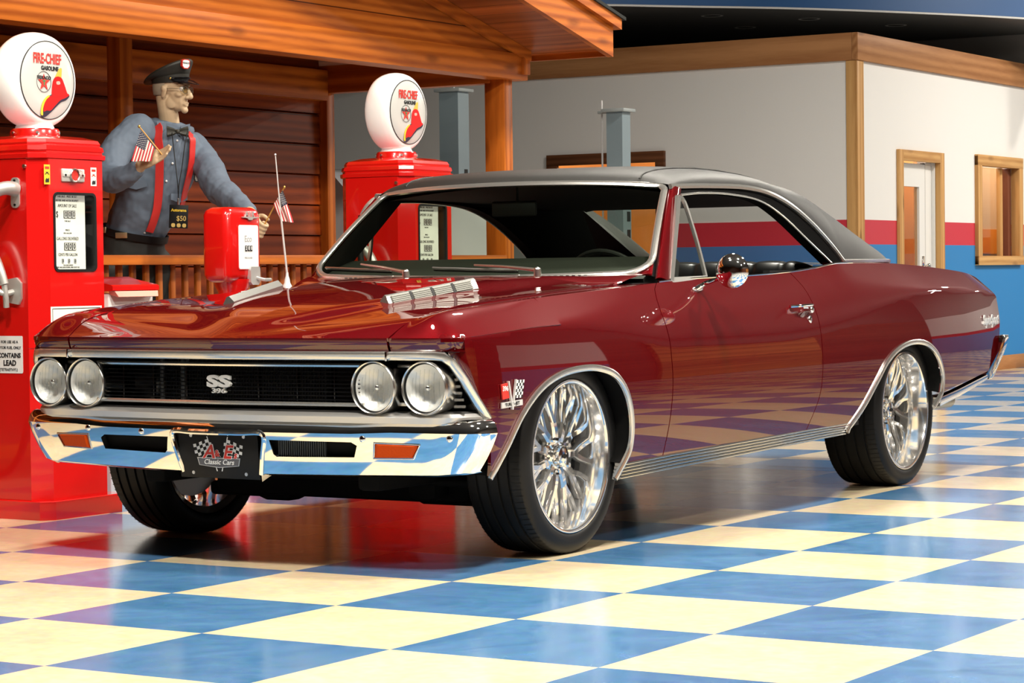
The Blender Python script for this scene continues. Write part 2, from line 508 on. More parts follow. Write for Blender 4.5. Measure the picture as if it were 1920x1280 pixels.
for s in (1, -1):
    fl = s < 0
    # ---------- fender
    m = MB()
    front = sp2([(-.645, .750), (-.650, .710), (-.640, .66), (-.612, .585), (-.577, .51), (-.552, .44), (-.537, .37), (-.530, .306)], 24)
    poly = front + AF[1:] + [(.40, .291), (.50, .294)] + off(GF[::-1], -G) + ztop(.76, -.1, 30) + [(y, float(Zs(y))) for y in np.linspace(-.1, -.63, 20)]
    panel(m, poly, lambda a, b: fside(a, b, s), .016, flip=fl)
    # front top, then the crest strip
    def xs_(y): return float(xlow(y, Zs(y)))
    poly = [(float(xgap(y)) + G, y) for y in np.linspace(-.737, -.1, 14)] + [(xs_(y), y) for y in np.linspace(-.1, -.645, 14)] + [(p[0], p[1]) for p in NOSE[::-1] if p[0] > .667 and p[1] < -.65]
    panel(m, poly, lambda a, b: ffender(a, b, s), .014, flip=not fl if False else fl)
    poly = [(float(xgap(y)) + G, y) for y in np.linspace(-.1, .62, 14)] + [(.735, .66), (float(Xt(.76)), .76)] + [(float(Xt(y)), y) for y in np.linspace(.70, -.1, 14)]
    def fs2(a, b):
        p = ffender(a, b, s); w = sstep(.06, .0, Xt(b) - a); p[:, 2] = p[:, 2] * (1 - w) + Zt(b) * w; return p
    panel(m, poly, fs2, .016, flip=fl)
    poly = [(s_of_x(.667) + G, .708), (_hl[-1], .708), (_hl[-1], .751), (s_of_x(.667) + G, .751)]
    panel(m, poly, lambda a, b: fhead(a, b, s), .012, flip=fl)
    TR = spline([(.868, -.690, .712), (.874, -.684, .672), (.895, -.650, .620), (.914, -.612, .555), (.932, -.568, .490), (.938, -.555, .45)], 14)
    ret = []
    for p in TR:
        zz = min(.7495, p[2]); yy = float(np.interp(-zz, [-q[1] for q in front], [q[0] for q in front]))
        e_ = fside(np.array([yy]), np.array([zz]))[0]; p = Vector((p[0] - .012, p[1] + .006, p[2])); e_ = Vector(e_); mid = p.lerp(e_, .5) + Vector((.55, -.75, 0)) * .006
        ret.append([(s * q.x, q.y, q.z) for q in (p, p.lerp(mid, .5) + Vector((.5, -.7, 0)) * .002, mid, mid.lerp(e_, .5) + Vector((.6, -.5, 0)) * .002, e_)])
    m.loft(ret, closed=False, caps=False)
    hp = [Vector(fhead(np.array([_hl[-1] * k + s_of_x(.855) * (1 - k)]), np.array([.709]))[0]) for k in (0, .25, .5, .75, 1)]
    m.loft([[(s * p.x, p.y, p.z) for p in hp], [(s * q.x, q.y, q.z) for q in [Vector((ret[0][i][0] * s, ret[0][i][1], ret[0][i][2])) for i in range(5)]]], closed=False, caps=False)
    fen = m.build('fender', PAINT, car)
    # ---------- door
    m = MB()
    poly = off(GF, G) + [(1.0, .305), (1.4, .311)] + off(GR[::-1], -G) + ztop(1.91, .79, 30)
    panel(m, poly, lambda a, b: fside(a, b, s), .017, flip=fl)
    door = m.build('door', PAINT, car)
    # ---------- quarter
    m = MB()
    poly = off(GR, G) + [(1.9, .319)] + AR + [(3.4, .422), (3.84, .472), (3.90, .52), (3.965, .575), (3.99, .62), (4.03, .70), (4.035, .80), (4.04, .83), (4.06, .865), (4.08, .905)] + ztop(4.06, 1.935, 60)
    panel(m, poly, lambda a, b: fside(a, b, s), .018, flip=fl)
    # shelf between quarter top and the roof sail
    poly = [(.70, 2.46), (float(Xt(2.46)), 2.46)] + [(float(Xt(y)), y) for y in np.linspace(2.55, 4.06, 24)] + [(.66, 4.06), (.66, 3.4), (.60, 3.38), (.60, 2.9)]
    panel(m, poly, lambda a, b: np.stack([s * a, b, Zt(b) + .01 * np.sin(np.clip((Xt(b) - a) / .2, 0, 1) * PI / 2)], -1), .03, flip=fl)
    qp = m.build('quarter_panel', PAINT, car)

    # ---------- mouldings
    def onside(y, z, o=.004):
        p = fside(np.array([y]), np.array([z]), 1)[0]; return (s * (p[0] + o), y, z)
    m = MB()
    arc = [(-.533, .300)] + AF + [(.262, .238)]
    P = [onside(a, b) for a, b in arc]
    m.sweep(P, [(-.010, -.003), (-.010, .004), (-.004, .007), (.006, .006), (.012, .002), (.012, -.006), (-.004, -.006)], up=(s, 0, 0), ups=[(s, 0, 0)] * len(P))
    m.build('wheel_arch_moulding', BRIGHT, car)
    m = MB()
    arc = [(2.188, .280)] + AR + [(3.165, .372), (3.11, .335)]
    P = [onside(a, b) for a, b in arc]
    m.sweep(P, [(-.010, -.003), (-.010, .004), (-.004, .007), (.006, .006), (.012, .002), (.012, -.006), (-.004, -.006)], up=(s, 0, 0), ups=[(s, 0, 0)] * len(P))
    m.build('wheel_arch_moulding', BRIGHT, car)
    m = MB()
    for i in range(5):      # ribbed rocker moulding
        secs = []
        for y, zb, zt_ in ((.300, .233, .2915), (.34, .234, .292), (.66, .241, .300), (1.78, .263, .317), (2.19, .271, .322)):
            z0 = zb + (zt_ - zb) * i / 5; z1 = zb + (zt_ - zb) * (i + 1) / 5 - .0015
            x = float(xlow(y, .30)) - .014 * (4 - i) / 5
            secs.append([(s * (x - .03), y, z0), (s * (x - .003), y, z0), (s * (x + .004), y, z0 * .75 + z1 * .25), (s * (x + .005), y, (z0 + z1) / 2), (s * (x + .002), y, z1), (s * (x - .03), y, z1)])
        m.loft(secs)
    m.build('rocker_moulding', TRIM, car)
    m = MB()
    secs = []
    for y, z0, z1 in ((3.165, .337, .376), (3.4, .368, .402), (3.80, .428, .452)):
        x = float(xlow(y, .42))
        secs.append([(s * (x - .03), y, z0), (s * (x + .002), y, z0), (s * (x + .006), y, (z0 + z1) / 2), (s * (x + .003), y, z1), (s * (x - .03), y, z1)])
    m.loft(secs); m.build('lower_quarter_moulding', ALU, car)
    m = MB()
    P = [(s * (float(Xt(y)) - .003), y, float(Zt(y)) + .003) for y in np.linspace(.80, 2.56, 30)]
    m.tube(P, .0042, 8); m.build('beltline_moulding', CHROME, car)

# ---------- hood
m = MB()
ys = np.linspace(-.735, .60, 26)
poly = [(-.0 + p[0], p[1]) for p in NOSE if p[0] < .662] + [(float(xgap(y)) - G, y) for y in ys] + [(.5, .585), (.25, .565), (0, .555), (-.25, .565), (-.5, .585)] + [(-float(xgap(y)) + G, y) for y in ys[::-1]] + [(-p[0], p[1]) for p in NOSE[::-1] if 0 < p[0] < .662]
panel(m, poly, lambda a, b: fhood(a, b), .018)
w = s_of_x(.664) - G
panel(m, [(-w, .708), (0, .708), (w, .708), (w, .751), (0, .751), (-w, .751)], lambda a, b: fhead(a, b), .014)
hood = m.build('hood', PAINT, car)

# hood louvres
for s in (1, -1):
    e = empty('hood_louver', parent=car)
    a = Vector((s * .338, -.275, 0)); b = Vector((s * .432, .135, 0))
    a.z = float(fhood(np.array([.335]), np.array([-.29]))[0, 2]); b.z = float(fhood(np.array([.435]), np.array([.17]))[0, 2])
    a.z += .004; b.z += .008
    d = (b - a).normalized(); sd = Vector((d.y, -d.x, 0)) if s > 0 else Vector((-d.y, d.x, 0)); up = Vector((0, 0, 1))
    m = MB(); L = (b - a).length
    secs = [[tuple(a + d * t + sd * x + up * z) for x, z in ((-.026, -.025), (.024, -.025), (.024, -.012), (.020, -.009), (.003, .022), (-.006, .025), (-.026, .006))] for t in (0, .012, L - .012, L)]
    m.loft(secs); m.build('louver_bezel', BRIGHT, e)
    for k in range(4):
        m = MB(); t0 = .014 + (L - .028) * k / 4 + .006; t1 = .014 + (L - .028) * (k + 1) / 4 - .010
        for j in range(5):
            f0 = j / 5; f1 = f0 + .14
            q = [a + d * t + sd * (.0205 - .0165 * f) + up * (-.008 + .029 * f) for t in (t0, t1) for f in (f0, f1)]
            q2 = [p + Vector((0, 0, .0015)) + sd * .003 for p in q]
            m.add([tuple(p) for p in q + q2], [(0, 1, 3, 2), (4, 6, 7, 5), (0, 4, 5, 1), (2, 3, 7, 6), (0, 2, 6, 4), (1, 5, 7, 3)])
        m.build('louver_fins', FIN, e, smooth=False)
        m = MB(); t = t1 + .008
        q = [a + d * tt + sd * x + up * z for tt in (t - .006, t + .004) for x, z in ((.0245, -.009), (.0065, .023), (.000, .018), (.018, -.014))]
        m.add([tuple(p) for p in q], [(0, 1, 2, 3), (4, 7, 6, 5), (0, 4, 5, 1), (1, 5, 6, 2), (2, 6, 7, 3), (3, 7, 4, 0)])
        if k < 3: m.build('louver_divider', BLACK, e, smooth=False)

# ---------- cowl
WSB = spline([(-.775, .805, .947), (-.60, .765, .941), (-.3, .742, .934), (0, .736, .931), (.3, .742, .934), (.60, .765, .941), (.775, .805, .947)], 41)
WST = spline([(-.655, 1.155, 1.276), (-.5, 1.128, 1.287), (-.25, 1.105, 1.296), (0, 1.098, 1.299), (.25, 1.105, 1.296), (.5, 1.128, 1.287), (.655, 1.155, 1.276)], 41)
m = MB()
rows = []
for i in range(41):
    b = Vector(WSB[i]); x = b.x
    h = Vector((max(-.73, min(.73, x)), .565 + .05 * (abs(x) / .73) ** 2, 0)); h.z = float(fhood(np.array([h.x]), np.array([h.y]))[0, 2]) - .006
    rows.append([tuple(h.lerp(b, t) + Vector((0, 0, .006 * math.sin(t * PI)))) for t in (0, .15, .35, .6, .85, 1.0)])
m.loft(rows, closed=False, caps=False)
cowl = m.build('cowl_panel', PAINT, car)
m = MB()
for k in range(-22, 23):
    for j in (0, 1):
        x = k * .0245 + .012 * j
        m.box((x, .665 + .018 * j + .03 * (x / .6) ** 2, .9315 + .006 * j + .004 * abs(x)), (.012, .007, .003), .001)
m.build('cowl_vent_slots', BLACK, car, smooth=False)

# ---------- windshield + trim + pillars
def wsp(i, t, bow=.035):
    a = Vector(WSB[i]); b = Vector(WST[i]); p = a.lerp(b, t)
    n = Vector((0, -.72, .69)); return p + n * bow * .5 * math.sin(t * PI) * 0.6
_WB = np.array(WSB); _WT = np.array(WST)
def fws(U, T):
    i = np.clip((U + 1) * 20, 0, 39.9999); k = i.astype(int); f = (i - k)[:, None]
    A = _WB[k] * (1 - f) + _WB[k + 1] * f; B = _WT[k] * (1 - f) + _WT[k + 1] * f
    P = A * (1 - T[:, None]) + B * T[:, None]
    return P + np.array([0, -.72, .69]) * (.0105 * np.sin(T * PI))[:, None]
WSL = [(-.84, 0), (0, 0), (.84, 0)]
rc = [(.84 + .155 * math.sin(a), .17 * (1 - math.cos(a))) for a in np.linspace(.2, PI / 2, 8)]
WSPOLY = WSL + rc + [(.995, .5), (.99, .95), (.96, 1.0), (0, 1.0), (-.96, 1.0), (-.99, .95), (-.995, .5)] + [(-x, y) for x, y in rc[::-1]]
m = MB(); panel(m, WSPOLY, fws, .035, flange=0)
m.build('windshield', glassmat('windshield_glass', (.60, .66, .58), .04), car)
m = MB()
rsp = resample(WSPOLY, .03); ringp = fws(rsp[:, 0], rsp[:, 1])
m.sweep([tuple(p) for p in ringp], [(-.013, -.003), (-.013, .005), (-.004, .009), (.006, .008), (.013, .002), (.013, -.003)], closed=True, ups=[(0, -.72, .69)] * len(ringp))
m.build('windshield_moulding', BRIGHT, car)
for sg in (1, -1):
    m = MB()
    cor = [(.80 * sg, -.02), (1.0 * sg, -.02), (1.03 * sg, .25), (.995 * sg, .25)] + [(x * sg, y) for x, y in rc[::-1]]
    panel(m, cor, lambda u, v: fws(u, v) - np.array([0, -.72, .69]) * .004, .03, flange=0)
    m.build('windshield_corner', PAINT, car)
for s in (1, -1):
    m = MB()
    secs = []
    for t in np.linspace(0, 1, 8):
        c = Vector((.790, .862, .918)).lerp(Vector((.675, 1.182, 1.266)), t); w = .062 - .014 * t
        c.y -= .012 * math.sin(t * PI)
        ax = Vector((.03, .97, -.20)).normalized(); out = Vector((.95, .0, .30)).normalized()
        pts = []
        for k in range(12):
            a = 2 * PI * k / 12
            p = c + ax * w * .72 * math.copysign(abs(math.cos(a)) ** .6, math.cos(a)) + out * .014 * math.copysign(abs(math.sin(a)) ** .6, math.sin(a))
            pts.append((s * p.x, p.y, p.z))
        secs.append(pts)
    m.loft(secs); m.build('windshield_pillar', PAINT, car)
    m = MB(); m.loft([[(s * (.768 - .118 * t), .812 + .345 * t - .012 * math.sin(t * PI), .935 + .330 * t), (s * (.766 - .118 * t), .89 + .345 * t, .925 + .330 * t), (s * (.768 - .116 * t), .975 + .30 * t, .92 + .325 * t)] for t in np.linspace(0, 1, 8)], closed=False, caps=False); m.build('pillar_lining', BLACK, car)

# ---------- roof (vinyl)
DRIP = spline([(.675, 1.135, 1.271), (.672, 1.46, 1.280), (.672, 1.79, 1.281), (.675, 1.99, 1.263), (.681, 2.18, 1.218), (.691, 2.37, 1.143), (.712, 2.54, 1.042), (.730, 2.605, .983)], 60)
RIDGE = spline([(.545, 2.12, 1.340), (.555, 2.50, 1.284), (.562, 2.82, 1.197), (.565, 3.11, 1.093), (.565, 3.38, .980)], 40)
BASE = spline([(.730, 2.605, .983), (.715, 2.95, .984), (.665, 3.25, .984), (.575, 3.39, .978)], 24)
Crown = pchip([(1.10, 1.300), (1.13, 1.328), (1.20, 1.350), (1.35, 1.367), (1.6, 1.376), (1.9, 1.368), (2.15, 1.350), (2.40, 1.315)])
dy = [p[1] for p in DRIP]
def roofpt(y, v):
    """v 0..1 centre to drip"""
    yy = y + (.055 * v * v) * max(0, 1 - (y - 1.098) / .4)
    xd = float(np.interp(yy, dy, [p[0] for p in DRIP])); zd = float(np.interp(yy, dy, [p[2] for p in DRIP]))
    zc = float(Crown(y)) if True else 0
    k = (1 - v ** 5.5) ** .42 * (1 - .10 * v * v)
    return (xd * v, yy, zd + (zc - zd) * k)
vs_ = [0, .1, .2, .3, .4, .5, .58, .66, .73, .79, .84, .88, .915, .94, .96, .975, .987, .995, 1]
m = MB()
Ysta = [1.098, 1.105, 1.115, 1.13, 1.15, 1.18, 1.22, 1.28, 1.36, 1.46, 1.58, 1.70, 1.82, 1.92, 2.0, 2.06, 2.12]
m.loft([[(-p[0], p[1], p[2]) for p in [roofpt(y, v) for v in vs_[:0:-1]]] + [roofpt(y, v) for v in vs_] for y in Ysta], closed=False, caps=False)
# rear of the roof between the sails, down to the back window
vi = [v for v in vs_ if v <= .81]
last = [roofpt(2.12, v) for v in vi]
def hdr(p, t):
    x, yy, zz = p; tx = x * (1 - .16 * t); return (tx, yy + t * .33, zz - t * .05 - t * t * .062)
m.loft([[(-q[0], q[1], q[2]) for q in [hdr(p, t) for p in last[:0:-1]]] + [hdr(p, t) for p in last] for t in (0, .2, .4, .6, .8, 1)], closed=False, caps=False)
# sails
i0 = int(np.searchsorted(dy, 2.12))
OUT = [Vector(p) for p in DRIP[i0:]] + [Vector(p) for p in BASE[1:]]
OUT = [Vector(p) for p in spline([tuple(p) for p in OUT], 60)]
RD = [Vector(p) for p in spline(RIDGE, 60)]
start = [Vector(roofpt(2.12, v)) for v in vs_ if v >= .79]
nst = len(start)
for s in (1, -1):
    rows = []
    for i in range(60):
        u = i / 59; w0 = max(0, 1 - u * 3.2); w0 = w0 * w0 * (3 - 2 * w0)
        row = []
        for j in range(nst):
            v = j / (nst - 1)
            p = RD[i].lerp(OUT[i], v); n = Vector((.75, .35, .55))
            p = p + n * .030 * (1 - u) * math.sin(v * PI) ** .8 + n * .012 * math.sin(v * PI)
            q = start[j] + (RD[i] - RD[0]).lerp(OUT[i] - OUT[0], v)
            p = p.lerp(q, w0)
            row.append((s * p.x, p.y, p.z))
        rows.append(row)
    m.loft(rows, closed=False, caps=False)
    # inner wall of the sail
    m.loft([[rows[i][0], (rows[i][0][0] - s * .02, rows[i][0][1] - .01, rows[i][0][2] - .02), (s * (.465 + .085 * min(1, max(0, i - 12) / 40)), 2.45 + .72 * min(1, max(0, i - 12) / 40) - .33 * max(0, 12 - i) / 12, 1.228 - .238 * min(1, max(0, i - 12) / 40) + .10 * max(0, 12 - i) / 12)] for i, p in enumerate(RD)], closed=False, caps=False)
roof = m.build('vinyl_roof', VINYL, car, angle=50)
m = MB()
for s in (1, -1):
    m = MB(); P = [(s * p.x, p.y, p.z + .002) for p in [Vector(roofpt(y, .80)) for y in (1.112, 1.13, 1.16, 1.25, 1.4, 1.6, 1.8, 2.0, 2.12)]]
    m.tube(P, .0035, 6)
    m.build('roof_seam', VINYL, car)
# rear window
m = MB()
A = [(x, 2.45 - .02 * (x / .46) ** 2, 1.225) for x in np.linspace(-.465, .465, 15)]
B = [(x, 3.18 - .03 * (x / .55) ** 2, .985) for x in np.linspace(-.552, .552, 15)]
m.loft([[tuple(Vector(a).lerp(Vector(b), t) + Vector((0, .02, .02)) * math.sin(t * PI)) for t in np.linspace(0, 1, 7)] for a, b in zip(A, B)], closed=False, caps=False)
m.build('rear_window', GLASS, car)
for s in (1, -1):
    m = MB()
    P = [(s * (p[0] + .004), p[1], p[2] + .001) for p in DRIP]
    m.sweep(P, [(-.010, -.007), (-.010, .005), (0, .008), (.009, .004), (.009, -.007)], ups=[(s, 0, .25)] * len(P))
    P = [(s * (p[0] + .004), p[1], p[2] + .002) for p in BASE]
    m.sweep(P, [(-.008, -.004), (-.008, .005), (0, .010), (.008, .004), (.008, -.004)], ups=[(s * .8, 0, .6)] * len(P))
    m.build('drip_moulding', BRIGHT, car)
    # black roof rail with its thin bright edge
    INN = spline([(.705, 1.17, 1.240), (.705, 1.32, 1.250), (.704, 1.585, 1.251), (.704, 1.86, 1.229), (.706, 2.055, 1.174), (.717, 2.305, 1.064), (.738, 2.475, .975)], 60)
    m = MB()
    m.loft([[(s * a[0], a[1], a[2] - .004), (s * (a[0] + .006), a[1] * .5 + b[1] * .5, (a[2] + b[2]) / 2), (s * (b[0] - .004), b[1], b[2]), (s * (b[0] - .05), b[1], b[2] - .002)] for a, b in zip(DRIP, INN)], closed=False, caps=False)
    m.build('roof_rail', mat('roof_rail_black', (.003, .003, .003), .8, spec=.04), car)
    m = MB(); m.tube([(s * (b[0]), b[1], b[2]) for b in INN], .0045, 8); m.build('window_channel', BRIGHT, car)
    m = MB()      # inner trim of the sail, from the side window to the back window
    k0 = next(i for i, q in enumerate(INN) if q[1] > 1.95)
    half = INN[k0:]; L_ = len(half)
    m.loft([[(s * q[0], q[1], q[2]), (s * (q[0] * .6 + (.465 + .13 * i / (L_ - 1)) * .4), q[1] * .6 + (2.44 + .42 * i / (L_ - 1)) * .4, q[2] * .6 + (1.226 - .24 * i / (L_ - 1)) * .4 + .012), (s * (.465 + .13 * i / (L_ - 1)), 2.44 + .42 * i / (L_ - 1), 1.226 - .24 * i / (L_ - 1))] for i, q in enumerate(half)], closed=False, caps=False)
    m.build('sail_lining', BLACK, car)
    # vent window
    v = empty('vent_window', parent=car)
    tri = [(.800, .905, .918), (.712, 1.135, 1.232), (.7175, 1.158, 1.225), (.742, 1.190, 1.12), (.765, 1.205, 1.02), (.792, 1.203, .922)]
    P = [(s * a, b, c) for a, b, c in tri]
    m = MB()
    m.sweep([P[0], P[1]], [(-.012, -.006), (-.012, .006), (.012, .006), (.012, -.006)], ups=[(s, 0, .3)] * 2)
    m.sweep(spline(P[1:], 16), [(-.007, -.006), (-.007, .006), (.007, .006), (.007, -.006)], ups=[(s, 0, .3)] * 16)
    m.sweep([P[5], P[0]], [(-.010, -.006), (-.010, .006), (.010, .006), (.010, -.006)], ups=[(s, 0, .3)] * 2)
    m.build('vent_frame', BRIGHT, v)
    m = MB(); m.add([(p[0] - s * .002, p[1], p[2]) for p in P], [tuple(range(6))]); m.build('vent_pane', GLASS, v, smooth=False)
# ---------------------------------------------------------------- front end
def yn(x): return float(ynose(np.array([x]))[0])
HOUS = mat('headlamp_reflector', (.93, .93, .90), .3, .3, bump=(55, .8))
LENS = glassmat('headlamp_glass', (.96, .97, .97), .9)

# upper bright moulding with its slanted end
m = MB()
half = [(x, yn(x) + .004, .694) for x in np.linspace(0, .82, 16)] + [(.850, -.703, .692), (.872, -.684, .672), (.893, -.650, .620), (.912, -.612, .555), (.930, -.570, .490)]
P = [(-a, b, c) for a, b, c in half[:0:-1]] + half
ups = []
for p in P:
    x = p[0]; ups.append((.10 * x, -1, .15) if abs(x) < .84 else (math.copysign(.75, x), -.65, .15))
m.sweep(P, [(-.015, -.012), (-.015, .002), (-.010, .006), (.004, .004), (.012, -.002), (.013, -.012)], ups=ups)
m.build('grille_moulding', BRIGHT, car)
for x in (.664, -.664):
    m = MB(); m.box((x, yn(x) - .004, .694), (.008, .014, .03), .002); m.build('moulding_joint', CHROME, car)
# lower silver bar
m = MB(); secs = []
for x in np.linspace(-.922, .922, 31):
    y = yn(min(abs(x), .85)) + (.0 if abs(x) < .85 else (abs(x) - .85) * 1.5)
    secs.append([(x, y + .11, .516), (x, y + .06, .517), (x, y + .024, .511), (x, y + .012, .500), (x, y + .018, .480), (x, y + .11, .470)])
m.loft(secs); m.build('lower_grille_bar', mat('silver_bar', (.62, .61, .59), .28, .8), car)
# black recess behind everything
m = MB()
m.loft([[(x, yn(min(abs(x), .85)) + .16, .475), (x, yn(min(abs(x), .85)) + .16, .70), (x, yn(min(abs(x), .85)) + .02, .708), (x, yn(min(abs(x), .85)) + .012, .706)] for x in np.linspace(-.90, .90, 25)], closed=False, caps=False)
m.build('grille_recess', GLOSSBLACK, car)
gr = empty('grille', parent=car)
def gy(x): return yn(x) + .045
for k in range(9):
    m = MB(); z = .552 + k * .0128
    m.sweep([(x, gy(x), z) for x in np.linspace(-.535, .535, 13)], [(-.0016, -.012), (-.0016, .004), (.0016, .004), (.0016, -.012)], ups=[(0, -1, 0)] * 13)
    m.build('grille_slat', GLOSSBLACK, gr)
for x in (-.44, -.30, -.15, .15, .30, .44):
    m = MB(); m.box((x, gy(x) + .006, .603), (.004, .012, .115), .001); m.build('grille_upright', GLOSSBLACK, gr)
for z, h in ((.664, .006), (.538, .006)):
    m = MB()
    m.sweep([(x, gy(x) - .012, z) for x in np.linspace(-.555, .555, 15)], [(-.006, -.008), (-.006, .002), (0, .006), (.006, .002), (.006, -.008)], ups=[(0, -1, 0)] * 15)
    m.build('grille_bright_bar', BRIGHT, gr)
m = MB()
m.box((0, -.62, .60), (.70, .03, .16), .002)
for k in range(60): m.box((-.34 + k * .0115, -.637, .60), (.003, .006, .155))
m.build('radiator', mat('radiator_black', (.012, .012, .013), .5), car, smooth=False)
PIPE = mat('dull_pipe', (.22, .23, .24), .4, .6)
for x, r in ((-.315, .008), (-.225, .010), (-.205, .005)):
    m = MB(); m.cyl((x, -.66, .53), (x, -.66, .68), r, n=10); m.build('radiator_pipe', PIPE, car)
# emblem in the grille
for t, size, z, b, sx in (('SS', .052, .606, .0026, 1.95), ('396', .022, .576, .0003, 1.75)):
    m = MB(); m.text(t, size, frame((0.004, gy(0) - .012, z), (1, 0, 0), (0, 0, 1)), .006, sx, b, spacing=1.05)
    m.build('grille_emblem', SILVER, car, smooth=False)

def headlight(x, y):
    e = empty('headlight', (x, y, .594), parent=car)
    F = frame((0, 0, 0), (1, 0, 0), (0, 0, 1))          # local z -> -Y
    m = MB()
    m.lathe([(.078, -.10), (.084, -.06), (.0865, -.012), (.0865, .002), (.085, .009), (.082, .012), (.079, .009), (.0775, .000), (.0775, -.012)], 56, F)
    m.build('headlight_bezel', TRIM, e)
    m = MB(); m.lathe([(.0778, -.003), (.0772, .002), (.0755, .002), (.075, -.004)], 48, F); m.build('headlight_gasket', BLACK, e)
    m = MB(); m.lathe([(.0765, -.006), (.063, -.022), (.046, -.036), (.028, -.046), (.012, -.050), (.0005, -.051)], 48, F); m.build('reflector', HOUS, e)
    m = MB(); m.sphere((0, .024, 0), .011, (1, 1.5, 1), 16); m.build('bulb_shield', CHROME, e)
    m = MB(); m.lathe([(.0762, -.003), (.070, .003), (.053, .008), (.032, .011), (.012, .0125), (.0005, .013)], 48, F); m.build('headlight_lens', LENS, e)
    # moulded flutes of the lens
    m = MB()
    for i in range(-3, 4):
        hgt = math.sqrt(max(0, .060 ** 2 - (i * .017) ** 2))
        zz = .010 - .00012 * (i * 3) ** 2
        m.tube([(i * .017, -zz + .004 + .006 * (t * t), hgt * t) for t in np.linspace(-1, 1, 9)], .0016, 6)
    m.build('lens_flutes', LENS, e)
for s in (1, -1):
    headlight(s * .783, -.705); headlight(s * .601, -.722)
    # small bars between and outside the lamps
    for z in (.540, .662):
        m = MB(); m.box((s * .692, -.672, z), (.060, .02, .012), .003); m.build('lamp_spacer', SATIN, car)
    for k in range(6):
        m = MB()
        z = .535 + k * .021; x1 = .925 - (z - .5) * .30
        m.sweep([(s * .860, -.655, z), (s * (x1 - .02), -.645, z)], [(-.004, -.004), (-.004, .004), (.004, .004), (.004, -.004)], ups=[(0, -1, 0)] * 2)
        m.build('side_grille_fin', BRIGHT, car)

# ---------------------------------------------------------------- front bumper
BP = spline([(0, -.782, 0), (.30, -.763, 0), (.60, -.728, 0), (.83, -.694, 0), (.895, -.681, 0), (.940, -.658, 0), (.966, -.620, 0), (.976, -.578, 0)], 60)
bx = np.array([p[0] for p in BP]); by = np.array([p[1] for p in BP]); bl = np.concatenate([[0], np.cumsum(np.hypot(np.diff(bx), np.diff(by)))])
BQ = spline([(0, -.754, 0), (.30, -.735, 0), (.60, -.700, 0), (.780, -.674, 0), (.826, -.662, 0), (.862, -.643, 0), (.884, -.612, 0), (.892, -.575, 0)], 60)
qx = np.array([p[0] for p in BQ]); qy = np.array([p[1] for p in BQ])
_ib = list(range(0, 60, 4)) + [59]; _BX, _BY, _QX, _QY = [pchip([(bl[i], v[i]) for i in _ib]) for v in (bx, by, qx, qy)]
def fbump(S, Z):
    a = np.abs(S); sg = np.where(S < 0, -1, 1)
    X = _BX(a); Y = _BY(a); XB = _QX(a); YB = _QY(a)
    t = (.470 - Z) / .152; t = .55 * t + .45 * t * np.abs(t)
    return np.stack([sg * (X + (XB - X) * t), Y + (YB - Y) * t, Z], -1)
m = MB()
def s_at(x): return float(np.interp(x, bx, bl))
Send = bl[-1]
sl = []
for s in (1, -1):
    h = [(s * s_at(.215), .421), (s * s_at(.525), .419), (s * s_at(.548), .408), (s * s_at(.545), .370), (s * s_at(.245), .366), (s * s_at(.232), .375)]
    sl.append(h)
sig = []
for s in (1, -1):
    sig.append([(s * s_at(.612), .417), (s * s_at(.772), .414), (s * s_at(.765), .371), (s * s_at(.622), .369)])
pl8 = [(-.172, .446), (.172, .446), (.150, .300), (-.150, .300)]
poly = [(-Send, .330), (-s_at(.88), .318), (-s_at(.5), .312), (-.152, .306), (-.152, .309), (0, .309), (.152, .309), (.152, .306), (s_at(.5), .312), (s_at(.88), .318), (Send, .330), (Send, .468), (s_at(.6), .470), (s_at(.55), .463), (0, .460), (-s_at(.55), .463), (-s_at(.6), .470), (-Send, .468)]
poly = [(-Send, .330), (-s_at(.88), .318), (-s_at(.5), .312), (-.180, .308), (-.195, .438), (.195, .438), (.180, .308), (s_at(.5), .312), (s_at(.88), .318), (Send, .330), (Send, .450), (s_at(.66), .452), (s_at(.52), .446), (0, .445), (-s_at(.52), .446), (-s_at(.66), .452), (-Send, .450)]
panel(m, poly, fbump, .014, holes=sl + sig, flange=.020)
# rolled top
N = 61; secs = []
for i in range(N):
    S_ = -Send + 2 * Send * i / (N - 1)
    lift = float(sstep(s_at(.50), s_at(.68), abs(S_))) * .010
    p = fbump(np.array([S_]), np.array([.4455 + lift * .6]))[0]
    d = np.array([p[0] * .0, 1.0, 0]) if abs(S_) < s_at(.88) else np.array([-np.sign(S_) * min(1, (abs(S_) - s_at(.88)) * 6), max(.1, 1 - (abs(S_) - s_at(.88)) * 6), 0])
    d = d / np.linalg.norm(d)
    secs.append([tuple(p), tuple(p + d * .003 + [0, 0, .012 + lift * .2]), tuple(p + d * .009 + [0, 0, .023 + lift * .4]), tuple(p + d * .020 + [0, 0, .032 + lift * .6]), tuple(p + d * .036 + [0, 0, .036 + lift * .7]), tuple(p + d * .055 + [0, 0, .035 + lift * .7]), tuple(p + d * .085 + [0, 0, .026 + lift * .5])])
m.loft(secs, closed=False, caps=False)
# rolled lower edge
secs = []
for i in range(N):
    S_ = -Send + 2 * Send * i / (N - 1)
    if abs(S_) < .178: continue
    zb = float(np.interp(abs(S_), [.18, s_at(.5), s_at(.88), Send], [.308, .312, .318, .330]))
    p = fbump(np.array([S_]), np.array([zb]))[0]
    secs.append((S_, [tuple(p), tuple(p + [0, .010, -.006]), tuple(p + [0, .03, -.007])]))
for sgn in (1, -1): m.loft([b for a, b in secs if a * sgn > 0], closed=False, caps=False)
